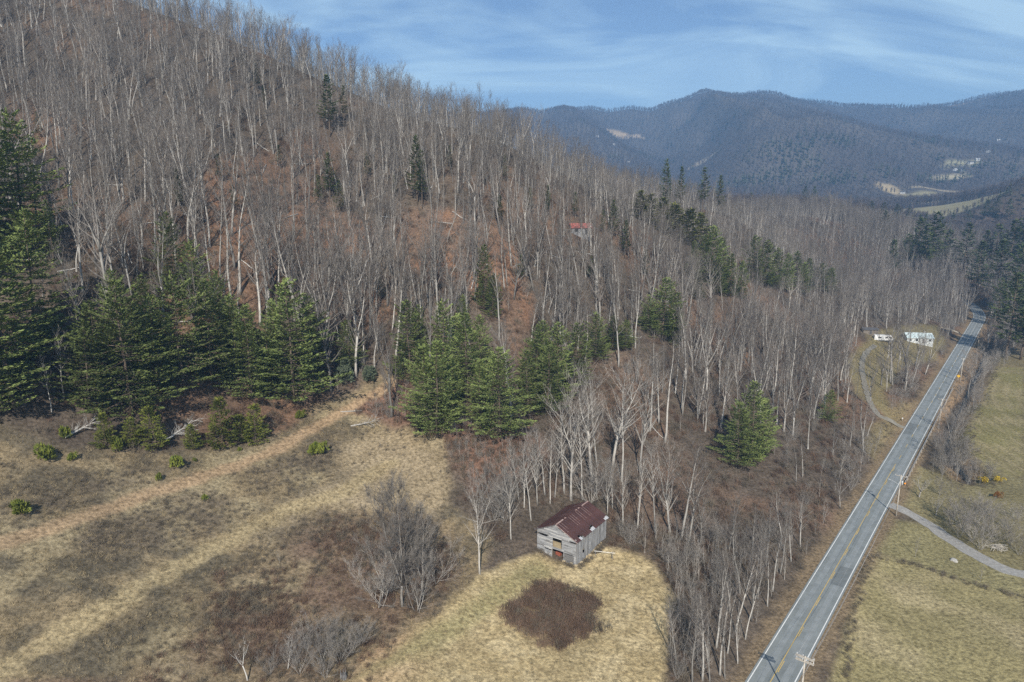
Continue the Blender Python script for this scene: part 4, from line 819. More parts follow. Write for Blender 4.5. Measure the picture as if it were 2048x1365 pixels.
for sg in (-1, 1):
    for i in range(NP):
        y = -.3 + i * pw; full = SLn
        if sg > 0 and i in (2, 3, 8, 9, 16, 17): full = SLn - {2: 1.15, 3: .75, 8: 1.0, 9: 1.3, 16: .6, 17: .8}[i]
        o = sheet(pw + .02, .02, full, sg, 'roof_rust', 30 + i + 50 * (sg > 0)).build('roof_panel', barn)
        o.location = (BW / 2, y, AH + .02 + rng.uniform(0, .012)); o.rotation_euler = (rng.uniform(-.004, .004), 0, 0)
        if sg > 0 and i in (2, 8, 9, 16, 17):
            gp = {2: .45, 8: .38, 9: .55, 16: .0, 17: .1}[i]
            o = sheet(pw * .96, full + gp, SLn, sg, 'roof_bare', 130 + i).build('roof_panel', barn); o.location = (BW / 2, y + .02, AH + .035); o['label'] = 'pale unrusted scrap of roofing at the eave'
M = MB()
for i in range(24):
    y = -.3 + i * (BL + .6) / 24; M.box(BW / 2 - .16, BW / 2 + .16, y, y + (BL + .6) / 24 - .01, AH + .035, AH + .062, 'roof_seam' if rng.random() < .35 else 'roof_rust')
M.build('ridge_cap', barn)
M = MB(); M.tube(((BW / 2 + .2, -.34, AH - .1), (BW + .45, -.34, EH - .28)), (.05, .05), 4, 'roof_seam'); M.tube(((BW / 2 - .2, -.34, AH - .1), (-.45, -.34, EH - .28)), (.05, .05), 4, 'barn_slat'); M.build('rake_board', barn)
# fence rail leaning on the barn's right
rail = thing('fence_rail', 'pale fallen fence rail lying beside the barn', 'fence', (BX, BY, BZ), math.atan2(-5.6, 7.95))
M = MB(); M.tube(((10.4, 6.2, .9), (14.4, 8.2, .75)), (.08, .07), 6, 'dead_wood'); M.build('rail', rail)
for q in ((10.7, 6.35), (13.9, 7.95)): M = MB(); M.tube(((q[0], q[1], -.8), (q[0], q[1], 1.1)), (.07, .06), 6, 'barn_slat'); M.build('post', rail)

# ------------------------------------------------------------------ poles, wires, guardrail, signs
POLE = [(-5.5, 6.0, 'double'), (81.5, 5.95, 'transformer'), (166.0, 6.0, 'single'), (241.0, 5.9, 'plain'), (331.0, 6.2, 'plain'), (421.0, 6.4, 'transformer')]
LAB = ['near wooden utility pole with two crossarms at the pasture corner', 'wooden utility pole with transformer beside the gravel drive', 'thin pale utility pole beside the guardrail above the creek', 'utility pole behind the yellow warning sign', 'pale utility pole where tree shadows cross the road', 'farthest utility pole with a transformer where the road enters the woods']
tops = []
PH = 11.2
def pole_at(s, off, kind, label):
    p = road_pt(s, off); z = float(gzf(p[0], p[1])); a = math.atan2(ROAD_N[1], ROAD_N[0])
    t = thing('utility_pole', label, 'utility pole', (p[0], p[1], z - .02), a, 'utility poles along the road' if False else None)
    M = MB(); M.tube(((0, 0, -.5), (0, 0, 4), (0, 0, PH)), (.17, .15, .11), 8, 'pole_wood'); M.build('pole', t, True)
    arms = [PH - .35] if kind != 'double' else [PH - .3, PH - .95]
    if kind == 'plain': arms = [PH - .4]
    for az_ in arms:
        w = 1.35 if kind != 'plain' else .75
        M = MB(); M.box(-w, w, -.22 if kind == 'double' else .10, -.10 if kind == 'double' else .2, az_ - .06, az_ + .06, 'pole_wood'); ar = M.build('crossarm', t)
        if kind == 'double': M = MB(); M.box(-w, w, .10, .22, az_ - .06, az_ + .06, 'pole_wood'); M.build('crossarm', t)
        for x in (-w + .12, -.35 if kind != 'plain' else 0.2, w - .12):
            M = MB(); M.tube(((x, .15, az_ + .06), (x, .15, az_ + .14), (x, .15, az_ + .22), (x, .15, az_ + .30)), (.03, .075, .06, .045), 8, 'porcelain'); M.build('insulator', ar, True)
    if kind == 'transformer':
        M = MB(); M.tube(((.42, 0, PH - 2.5), (.42, 0, PH - 2.45), (.42, 0, PH - 1.6), (.42, 0, PH - 1.5)), (.20, .25, .25, .18), 12, 'galvanised'); M.build('transformer', t, True)
        M = MB(); M.tube(((-.3, -.1, PH - 2.6), (-1.3, -.1, PH - 2.1), (-2.3, -.1, PH - 1.75)), (.04, .04, .035), 6, 'galvanised'); ar = M.build('lamp_arm', t); M = MB(); M.tube(((-2.2, -.1, PH - 1.8), (-2.75, -.1, PH - 1.72)), (.11, .07), 8, 'galvanised'); M.build('lamp_head', ar)
    return t
for (s, off, kd), lb in zip(POLE, LAB): pole_at(s, off, kd, lb)
POLE_X = [(-95, 6.0, 'single')] + POLE + [(520, 6.2, 'plain')]
for (sa, oa, ka), (sb, ob, kb) in zip(POLE_X[:-1], POLE_X[1:]):
    for j, (dx_, dz_) in enumerate(((-1.0, .0), (.95, .0), (0.18, -2.9))):
        pa = road_pt(sa, oa + dx_); pb = road_pt(sb, ob + dx_); za = float(road_z(sa)) + PH - .05 + dz_; zb = float(road_z(sb)) + PH - .05 + dz_; P = []
        for i in range(13):
            t = i / 12; sag = 1.5 * 4 * t * (1 - t); P.append((pa[0] + (pb[0] - pa[0]) * t, pa[1] + (pb[1] - pa[1]) * t, za + (zb - za) * t - sag))
        M = MB(); M.tube(P, [.016 if j < 2 else .028] * 13, 4, 'wire_metal'); o = M.build('power_line', None, True)
        tag(o, 'thin overhead wire strung between the roadside utility poles', 'wire', 'overhead wires between the poles')
# guardrail
g0, g1 = 104.5, 228.0
gr = thing('guardrail', 'galvanised steel guardrail between the road and the creek', 'guardrail', (0, 0, 0))
M = MB(); prof = ((0, .42), (.06, .47), (.06, .53), (0, .58), (.06, .63), (.06, .69), (0, .74))
ss = np.arange(g0, g1 + .1, 3.9)
for a, b in zip(ss[:-1], ss[1:]):
    for (o1, z1), (o2, z2) in zip(prof[:-1], prof[1:]):
        pa = [road_pt(a, 4.55 - o1), road_pt(a, 4.55 - o2), road_pt(b, 4.55 - o2), road_pt(b, 4.55 - o1)]; M.poly([(p[0], p[1], z) for p, z in zip(pa, (z1, z2, z2, z1))], 'galvanised')
bm_ = M.build('rail_beam', gr)
for s in np.arange(g0, g1 + .1, 3.9):
    p = road_pt(s, 4.68); M = MB(); M.box(p[0] - .08, p[0] + .08, p[1] - .08, p[1] + .08, -.7, .76, 'pole_wood'); M.build('post', gr)
p = road_pt(g0 - .3, 4.5); M = MB(); M.tube(((p[0], p[1], .30), (p[0] - ROAD_D[0] * .25, p[1] - ROAD_D[1] * .25, .30)), (.001, .001), 4, 'sign_orange'); M.box(p[0] - .25, p[0] + .25, p[1] - .30, p[1] - .22, .35, .75, 'sign_orange'); M.build('end_marker', gr)
def diamond(s, off, h, sz, label, mat):
    p = road_pt(s, off); z = float(gzf(p[0], p[1])); t = thing('warning_sign', label, 'sign', (p[0], p[1], z), math.atan2(ROAD_D[1], ROAD_D[0]) - math.pi / 2)
    M = MB(); M.box(-.04, .04, -.03, .03, -.4, h, 'galvanised'); M.build('post', t)
    M = MB(); r = sz; y0, y1 = -.06, -.035
    A = [(0, y0, h - r), (r, y0, h), (0, y0, h + r), (-r, y0, h)]; B = [(x, y1, z_) for x, _, z_ in A]
    M.poly(A, mat); M.poly(B[::-1], 'galvanised')
    for i in range(4): M.poly((A[i], B[i], B[(i + 1) % 4], A[(i + 1) % 4]), mat)
    pl = M.build('sign_plate', t); return t
diamond(243.5, 4.9, 2.3, .72, 'yellow diamond warning sign on the road edge near the creek', 'sign_yellow')

# ------------------------------------------------------------------ motorhome, houses, sheds
vx, vy = 187.4, 337.2; vz = float(gzf(vx, vy))
van = thing('motorhome', 'white motorhome parked in the yard among bare trees', 'motorhome', (vx, vy, vz + .05), R(-14))
M = MB(); sect = [(-4.3, .75), (-4.3, 3.0), (-4.0, 3.2), (2.7, 3.2), (3.5, 3.05), (4.0, 2.5), (4.35, 1.45), (4.35, .75)]
A = [(x, -1.2, z) for x, z in sect]; B = [(x, 1.2, z) for x, z in sect]
M.poly(A, 'vinyl_white'); M.poly(B[::-1], 'vinyl_white')
for i in range(len(A)): j = (i + 1) % len(A); M.poly((A[i], B[i], B[j], A[j]), 'vinyl_white')
body = M.build('body', van)
M = MB(); M.poly(((4.035, -1.0, 2.45), (4.035, 1.0, 2.45), (4.36, 1.0, 1.5), (4.36, -1.0, 1.5))[::-1], 'glass_dark'); M.build('windscreen', body)
for x0, x1 in ((2.5, 3.7), (.6, 1.7), (-2.6, -1.2)): M = MB(); M.box(x0, x1, -1.225, -1.19, 1.75, 2.5, 'glass_dark'); M.build('window', body)
M = MB(); M.box(-.5, .2, -1.23, -1.19, .8, 2.6, 'siding_grey'); M.build('door', body)
for x in (-2.6, 2.9):
    for sg in (-1, 1):
        M = MB(); M.tube(((x, sg * 1.0, .42), (x, sg * 1.26, .42)), (.42, .42), 14, 'tyre'); w_ = M.build('wheel', van); M = MB(); M.tube(((x, sg * 1.262, .42), (x, sg * 1.28, .42)), (.22, .20), 10, 'galvanised'); M.build('rim', w_)
def house(name, label, cat, x, y, rz, w, l, h, rh, wall, roof, wins=3, group=None, chim=True):
    """w across the gable, l along the ridge"""
    zb = min(float(gzf(x + a, y + b)) for a in (-w / 2, w / 2) for b in (-l / 2, l / 2)); zt = float(gzf(x, y)); t = thing(name, label, cat, (x, y, zt), rz, group); dn = zb - zt - .3
    M = MB(); P = [(-l / 2, dn), (-l / 2, h), (l / 2, h), (l / 2, dn)]
    for sg in (-1, 1): M.poly([(q[0], sg * w / 2, q[1]) for q in (P if sg > 0 else P[::-1])], wall)
    for sg in (-1, 1): M.poly([(sg * l / 2, -w / 2, dn), (sg * l / 2, w / 2, dn), (sg * l / 2, w / 2, h), (sg * l / 2, 0, h + rh), (sg * l / 2, -w / 2, h)][::sg], wall)
    wl = M.build('wall', t)
    M = MB(); ov = .4; k = rh / (w / 2)
    for sg in (-1, 1):
        a = (-l / 2 - ov, 0, h + rh + .03); b = (l / 2 + ov, 0, h + rh + .03); c = (l / 2 + ov, sg * (w / 2 + ov), h - ov * k + .03); d = (-l / 2 - ov, sg * (w / 2 + ov), h - ov * k + .03)
        up = [(q[0], q[1], q[2] + .14) for q in (a, b, c, d)]; M.poly(up[::-sg], roof); M.poly([a, b, c, d][::sg], roof)
        for i in range(4): q, r_ = (a, b, c, d)[i], (a, b, c, d)[(i + 1) % 4]; M.poly((q, r_, up[(i + 1) % 4], up[i]), roof)
    rf = M.build('roof', t)
    if chim: M = MB(); M.box(l * .2, l * .2 + .7, -.35, .35, h + rh * .5, h + rh + 1.0, 'stone_grey'); M.build('chimney', rf)
    for i in range(wins):
        xw = -l / 2 + l * (i + .5) / wins
        for sg in (-1, 1):
            M = MB(); 
            if i == wins // 2 and sg < 0: M.box(xw - .5, xw + .5, sg * w / 2 - .05, sg * w / 2 + .05, 0.05, 2.1, 'roof_dark'); M.build('door', t)
            else: M.box(xw - .55, xw + .55, sg * w / 2 - .04, sg * w / 2 + .04, .95, 2.1, 'glass_dark'); M.build('window', t)
    return t
house('mobile_home', 'pale house with a weathered teal and white metal roof beside the motorhome', 'house', 211.5, 348.5, R(-10), 7.5, 12.5, 2.7, 1.9, 'siding_grey', 'roof_teal', 4)
house('shed', 'dark flat shed roof behind the motorhome', 'shed', 183.5, 343.5, R(-12), 4.0, 7.0, 2.3, .7, 'barn_beam', 'roof_dark', 1, chim=False)
house('red_shed', 'red metal roofed shed hidden in the woods above the pines', 'shed', 28.3, 287.5, R(8), 5.0, 8.5, 2.6, 1.6, 'barn_board_side', 'roof_red_far', 2, chim=False)
for i, (x, y, rz, l, lb) in enumerate([(1165, 1790, 12, 26, 'long white building in the far valley field'), (1192, 1806, -10, 13, 'small white house beside the long white valley building'), (1098, 1743, 25, 13, 'white farmhouse among pines above the far tan field'), (1112, 1735, -30, 11, 'white outbuilding below the farmhouse in the far valley'),
        (300, 2505, 10, 14, 'white house below the tan clearing on the mountain'), (352, 2440, -15, 12, 'small pale house in the mountain woods below the clearing'), (362, 2200, 20, 12, 'pale cabin low on the wooded mountain side'), (1640, 2394, 0, 14, 'lone white house high on the right mountainside'),
        (1262, 1873, 30, 13, 'pale house in the woods above the long white valley building'), (863, 1543, -40, 13, 'white house at the foot of the tan hill strip'), (826, 1483, 15, 14, 'white barn at the corner of the far green pasture')]):
    house('far_house', lb, 'house', x, y, R(rz), 6.5, l * .75, 3.2, 2.0, 'house_pale', 'house_pale' if i % 3 else 'roof_dark', 3, chim=False)

# ------------------------------------------------------------------ small things in the yards and meadow
def on(x, y): return float(gzf(x, y))
def fallen(x, y, L, az, label, seed, wood='dead_wood'):
    rg = random.Random(seed); t = thing('fallen_tree', label, 'dead tree', (x, y, on(x, y)), az); T = MB(); C = MB()
    P = [Vector((-L * .5 + L * i / 5, rg.gauss(0, .12), .35 + .25 * i + (.5 if i == 5 else 0))) for i in range(6)]; T.tube(P, [.20, .18, .15, .11, .07, .03], 6, wood); T.build('trunk', t)
    for i in range(34):
        p, d = path_at(P, rg.uniform(.15, 1)); q = rdir(rg, d, 1.25, .5); q.z = q.z * .8 + .05; l = L * rg.uniform(.16, .42); m = p + q * l * .5; e = m + (q + Vector((0, 0, -.2)) + rdir(rg, q, .5) * .5).normalized() * l * .5
        if e.z < 0: e.z = .05
        C.tube((p, m, e), (.045, .03, .01), 3, wood, cap=False)
        for k in range(4):
            c = m.lerp(e, rg.random()); g = c + rdir(rg, q, .9, .2) * l * .35; C.tube((c, g), (.018, .006), 3, wood, cap=False)
    C.build('branches', t)
fallen(-87.8, 132.0, 6.5, R(70), 'bleached fallen treetop lying in the upper meadow corner', 1)
fallen(-73.9, 144.2, 8.5, R(78), 'large bleached fallen treetop between the young cedars', 2)
fallen(-38.0, 166.5, 6.5, R(5), 'low grey fallen limbs lying in the red brush by the dirt track', 3, 'bark_limb')
lg = thing('log', 'pale fallen log lying beside the upper dirt track', 'log', (-42.5, 171.5, on(-42.5, 171.5)), R(12)); M = MB(); M.tube(((-2.8, 0, .22), (0, .1, .26), (3, 0, .24)), (.2, .18, .13), 8, 'bark_limb'); M.build('trunk', lg, True); M = MB(); M.tube(((1, .05, .3), (1.7, .5, .7)), (.06, .03), 5, 'dead_wood'); M.build('branch_stub', lg)
st = thing('stump', 'splintered grey tree stump at the lower grass edge', 'stump', (-25.6, 90.6, on(-25.6, 90.6)), 0); M = MB(); rg = random.Random(8)
for i in range(11):
    a = i * 6.283 / 11; r = .38; M.tube(((r * 1.25 * math.cos(a), r * 1.25 * math.sin(a), -.3), (r * math.cos(a), r * math.sin(a), .6), (r * .95 * math.cos(a), r * .95 * math.sin(a), rg.uniform(.7, 1.7))), (.12, .09, .01), 5, 'barn_slat')
M.build('splintered_wood', st)
def flower_bush(name, x, y, r, h, mat, label, seed):
    T, C = leafy_bush(seed, r, h, 520, mat, .15, .2); t = thing(name, label, 'bush', (x, y, on(x, y)), 0); T.build('stems', t); C.build('foliage', t)
flower_bush('forsythia', 137.4, 185.6, 1.25, 1.7, 'forsythia', 'bright yellow forsythia bush on the lawn nearer the creek', 61); flower_bush('forsythia', 139.9, 183.6, 1.4, 1.7, 'forsythia', 'bright yellow forsythia bush on the lawn nearer the crop field', 62)
flower_bush('clipped_shrub', 132.3, 172.9, 1.2, 1.8, 'rust_leaf', 'round rust-brown shrub in the yard beyond the drive', 63)
T, C = leafy_bush(64, 3.6, 8.5, 1500, 'laurel_leaf', .36, .3); t = thing('laurel', 'grey-green evergreen laurel thicket right of the broad pine', 'bush', (-45.5, 180.5, on(-45.5, 180.5))); T.build('stems', t); C.build('foliage', t)
T, C = leafy_bush(65, 2.6, 5.5, 900, 'laurel_leaf', .33, .3); t = thing('laurel', 'small grey-green evergreen beside the dirt track bend', 'bush', (-39.5, 183.5, on(-39.5, 183.5))); T.build('stems', t); C.build('foliage', t)
pl = thing('brush_pile', 'pale heap of cut limbs on the grass by the gravel drive', 'brush pile', (113.1, 145.3, on(113.1, 145.3))); M = MB(); rg = random.Random(4)
for i in range(46):
    a = rg.uniform(0, 6.28); c = Vector((rg.gauss(0, .9), rg.gauss(0, .6), rg.uniform(.05, .7))); d = Vector((math.cos(a), math.sin(a), rg.uniform(-.2, .3))) * rg.uniform(.6, 1.5); M.tube((c - d, c + d), (.06, .03), 4, 'brush_pile', cap=False)
M.build('limbs', pl)['kind'] = 'stuff'
rk = thing('rock', 'grey boulder on the grass south of the gravel drive', 'rock', (99.7, 140.2, on(99.7, 140.2))); bm = bmesh.new(); bmesh.ops.create_icosphere(bm, subdivisions=3, radius=.8)
for v in bm.verts:
    n_ = float(fbm(np.float64(v.co.x * 1.5 + 7), np.float64(v.co.y * 1.5 + v.co.z * 1.3), 3, 3)); v.co = v.co * (.65 + .7 * n_); v.co.z *= .7
me = bpy.data.meshes.new('stone'); bm.to_mesh(me); bm.free(); me.materials.append(MATS['stone_grey']); link('stone', me, rk)
mbx = thing('mailbox', 'white mailbox on a post at the drive mouth west of the road', 'mailbox', (*road_pt(166, -5.2), 0.0), math.atan2(ROAD_D[1], ROAD_D[0])); M = MB(); M.box(-.05, .05, -.05, .05, -.3, 1.1, 'pole_wood'); M.build('post', mbx); M = MB(); M.box(-.3, .3, -.14, .14, 1.1, 1.42, 'vinyl_white'); M.build('box', mbx)

# ------------------------------------------------------------------ woods
NR = np.random.default_rng(11)
VAR = {}
def variants(key, n, fn):
    VAR[key] = []
    for i in range(n):
        T, C = fn(i); VAR[key].append((T.mesh(key + '_trunk', True), C.mesh(key + '_crown'), T, C, max(max(p[2] for p in C.v), max(p[2] for p in T.v))))
variants('f', 7, lambda i: bare_tree(100 + i, 'f'))
variants('o', 6, lambda i: bare_tree(200 + i, 'o'))
variants('F', 8, lambda i: bare_tree(130 + i, 'f', 25.0, 'bark_grey', 'limb_grey', 'twig', 0.85))
variants('O', 7, lambda i: bare_tree(230 + i, 'o', 25.0, 'bark_grey', 'limb_grey', 'twig', 0.85))
variants('b', 4, lambda i: bare_tree(300 + i, 'b', 12.0, 'bark_limb', 'bark_limb', 'twig_pale'))
variants('p', 2, lambda i: bare_tree(400 + i, 'p', 7.0, 'bark_limb', 'bark_limb', 'bark_limb'))
variants('s', 4, lambda i: bare_tree(500 + i, 's', 8.0, 'bark_limb', 'bark_limb', 'twig_pale'))
variants('d', 2, lambda i: bare_tree(600 + i, 'd', 8.0, 'dead_wood', 'dead_wood', 'dead_wood'))
variants('t', 2, lambda i: bare_tree(350 + i, 't', 20.0, 'bark_limb', 'limb_grey', 'twig_pale'))
BASEH = {'t': 20., 'f': 25., 'o': 25., 'b': 12., 'p': 7., 's': 8., 'd': 8.}
variants('pine', 6, lambda i: pine(700 + i, 22.0, 'needles', 1.0, 0.05 + 0.03 * (i % 3), 0.30 + 0.025 * (i % 3)))
variants('pine_tall', 4, lambda i: pine(720 + i, 22.0, 'needles_far', 0.9, 0.24 + 0.06 * (i % 2), 0.215, 1.15, 0.18))
variants('pine_olive', 2, lambda i: pine(740 + i, 11.0, 'needles_olive', 1.2, 0.05, 0.27))
variants('cedar', 4, lambda i: pine(760 + i, 6.0, 'cedar_leaf', 1.6, 0.03, 0.27, 0.62))
variants('bush', 3, lambda i: leafy_bush(780 + i))

def place(name, key, x, y, H, label, cat, group=None, wf=1.0, baseh=None, v=None, parts=('trunk', 'crown'), rz=None, tilt=None):
    vs = VAR[key]; v = int(NR.integers(len(vs))) if v is None else v % len(vs)
    k = H / (vs[v][4] if baseh is None else baseh); o = thing(name, label, cat, (x, y, float(gz(np.float64(x), np.float64(y))) - 0.05), NR.uniform(0, 6.28) if rz is None else rz, group, (k * wf, k * wf, k))
    if tilt: o.rotation_euler = (tilt[0], tilt[1], o.rotation_euler[2])
    link(parts[0], vs[v][0], o); link(parts[1], vs[v][1], o)
    return o
F_PX = 1365.0; _P = R(12.1)
def view(x, y, z):
    dz = z - 80.0; dep = y * math.cos(_P) - dz * math.sin(_P); return 1024 + F_PX * x / dep, 682.5 - F_PX * (y * math.sin(_P) + dz * math.cos(_P)) / dep, dep
def seen(x, y, z):
    """is the point above the line of the hills in between (from the camera's place)?"""
    ok = np.ones(len(x), bool)
    for t in np.linspace(0.12, 0.97, 44):
        ok &= (80 + (z - 80) * t) > gz(x * t, y * t) - 1.0
    return ok

def region_label(x, y, H=22.0, st='f'):
    s, o = road_so(np.float64(x), np.float64(y))
    if o > 5 and s < 380: return None
    size = 'short' if H < 17 else ('very tall' if H > 29 else ('tall' if H > 23 else 'middling')); form = 'straight' if st == 'f' else 'forked'
    if s > 280 and o > 0: w = 'in the woods east of the road'
    elif o > -22 and s < 130: w = 'in the strip of trees along the west verge'
    elif o > -45 and s < 300: w = 'on the bank between the hillside woods and the road' if s < 190 else 'on the bank below the motorhome'
    elif y < 160 and -10 < x < 60: w = 'in the gully beside the barn' if x > 18 else 'right behind the barn'
    elif y < 215 and 15 < x < 75: w = 'in the gully woods uphill of the barn' if x < 45 else 'near the full pine on the bank'
    elif x > 75: w = 'on the low spur above the road' if y < 330 else 'on the far spur beyond the green pines'
    else:
        up = 'low on' if y < 205 + 0.25 * max(x + 60, 0) else ('halfway up' if y < 255 + 0.2 * max(x + 60, 0) else 'high on')
        lm = 'above the huge corner pines' if x < -98 else ('above the cedar-foot grove' if x < -72 else ('above the broad pine' if x < -50 else ('above the laurel thicket' if x < -32 else ('above the tan-grass grove' if x < 0 else ('above the barn grove' if x < 40 else 'left of the red pine bank')))))
        w = up + ' the slope ' + lm.replace('left of the red pine bank', 'above the white trees')
    return '%s %s bare tree %s' % (size, form, w)
hand = {}
SPECIAL = {
    0: 'bare pale grey tree with a forked trunk at the grass edge left of the barn', 1: 'large twiggy dark bare tree rising from the red briars below the meadow', 2: 'smaller twiggy dark bare tree beside the large one in the red briars', 3: 'low twiggy shrub at the foot of the dark briar tree',
    4: 'tallest bare pale tree standing right behind the barn roof', 18: 'bare tree with low crooked limbs reaching toward the barn wall', 20: 'very tall bare white tree up the slope behind the barn',
    36: 'rounded bare pale tree at the end of the gully row beside the briars', 68: 'spreading bare shrubby tree on the verge opposite the transformer pole', 72: 'pale bare tree beside the loop of the west drive',
    92: 'short pruned fruit tree with stubby pale limbs by the guardrail end', 93: 'dark pruned fruit tree beside the gravel drive', 97: 'lone thin sapling on the grass south of the gravel drive', 98: 'tiny sapling at the edge of the pasture',
    118: 'small bleached dead tree in the lower meadow briars', 119: 'leaning bleached dead sapling in the lower meadow briars', 136: 'thin sapling standing alone in the red briars',
    73: 'short bare tree just uphill of the loop of the west drive', 78: 'bare tree beside the teal-roofed house', 107: 'very tall bare tree rising over the grove above the young cedars', 94: 'round twiggy grey shrub on the bend of the gravel drive', 19: 'twiggy shrub close behind the barn'}
for i, (x, y, H, st) in enumerate(TREES):
    nm = {'b': 'bare_shrub', 't': 'bare_tree', 'p': 'fruit_tree', 's': 'sapling', 'd': 'dead_tree'}.get(st, 'bare_tree')
    lab = SPECIAL.get(i); grp = None
    if lab is None:
        lab = region_label(x, y, H, st)
        if st == 'b': lab = ('low' if H < 6.5 else ('tall' if H > 11 else 'middling')) + (' twiggy dark shrub in the thicket at the lower meadow edge' if x < -20 else (' twiggy grey shrub on the creek bank' if x > 128 else (' twiggy grey shrub beside the gravel drive' if x > 60 else ' twiggy shrub in the brush left of the barn')))
        elif lab is None: lab = 'bare tree on the creek bank east of the road'
        grp = lab.replace('bare', 'bare', 1) + ' group'
    key = st.upper() if st in 'fo' and (road_so(np.float64(x), np.float64(y))[1] > -30 or y > 185) else st
    place(nm, key, x, y, H, lab, 'shrub' if st == 'b' else 'tree', grp, wf=(1.0 if st != 'b' else 1.15) * (.9 if st in 'ot' else 1.0) * NR.uniform(.85, 1.2), baseh=None, tilt=tuple(NR.normal(0, .05, 2)) if st in 'fo' else None)
    hand[(x, y)] = H
n_hand = sum(1 for t in TREES if t[3] in 'fo')
PINE_OBJ = []
def pine_label(x, y, H, kind, w=1.0):
    a = pine_place(x, y, H, kind); size = 'short' if H < 14 else ('towering' if H > 28 else ('tall' if H > 21 else 'middling'))
    return size + (' broad ' if w > 1.04 else ' narrow ') + a
def pine_place(x, y, H, kind):
    s, o = road_so(np.float64(x), np.float64(y))
    if kind == 2: return 'olive-green pine in the row down the far spur'
    if y > 700: return 'distant dark pine at the edge of the far pasture'
    if o > 0 and y < 420: return 'dark pine east of the road beyond the field'
    if x > 290: return 'dark pine over the far end of the road'
    if x > 85 and 300 < y < 400: return 'green pine on the shoulder of the far spur'
    if y > 330 and x > 70: return 'pine sticking out of the far ridge woods'
    if x < -95 and y < 180: return 'dark pine over the meadow corner by the dead trees'
    if x < -64 and y < 180: return 'dense green pine in the grove above the young cedars'
    if x < -50 and y < 180: return 'green pine where the dirt track enters the woods'
    if x < 0 and y < 205: return 'dense green pine in the grove at the top of the tan grass'
    if x < 40 and y < 232: return 'dense green pine in the grove uphill of the barn'
    if y > 245: return 'pine standing among bare trees high on the slope'
    if 40 < x < 62: return 'green pine in the woods above the white trees'
    return 'dark pine alone in the woods above the central grove'
SP_PINE = [(-3.1, 165.5, 'broad full pine with branches to the ground at the front of the central grove'), (67.8, 182.8, 'tall full pine at the edge of the bank above the road'), (107.2, 221.1, 'small pine alone on the bank by the west drive'),
    (-35.5, 261.5, 'slim tall pine halfway up the slope among bare trunks'), (-77.5, 302.2, 'dark spreading pine on the skyline ridge'), (-0.5, 331.4, 'small pine poking above the ridge against the mountains')]
for i, (x, y, H, w, k) in enumerate(PINES):
    key, bh = (('pine', 22.), ('pine_tall', 22.), ('pine_olive', 11.))[k]
    lab = next((q[2] for q in SP_PINE if math.hypot(q[0] - x, q[1] - y) < 1.0), None); grp = None
    if lab is None: lab = pine_label(x, y, H, k, w); grp = lab + ' group'
    if H < 13 and k == 0: wf = w * 1.15
    elif k == 1: wf = w * (1.25 if y > 500 else 1.05)
    else: wf = w
    if 300 < y < 700 and x > 20: H *= 1.45 if k != 0 else 1.3
    if k == 2: wf *= 1.15
    place('pine_tree', key, x, y, H, lab, 'pine', grp, wf, bh)
for i, (x, y, H) in enumerate(CEDARS):
    if H >= 5: place('cedar_tree', 'cedar', x, y, H, 'young yellow-green cedar at the foot of the pine grove', 'cedar', 'young cedars at the foot of the pines', 1.25, 6.0)
    elif i in (8, 10, 14): place('cedar_bush', 'bush', x, y, H * .95, {8: 'round green cedar bush on the upper meadow below the dead trees', 10: 'yellow-green cedar bush beside the dirt track fork', 14: 'round green cedar bush below the dirt track near the pines'}[i], 'bush', None, 0.75, 1.0)
    else: place('cedar_bush', 'bush', x, y, H, 'small green cedar seedling scattered over the upper meadow', 'bush', 'cedar seedlings on the meadow', 0.6, 1.0)

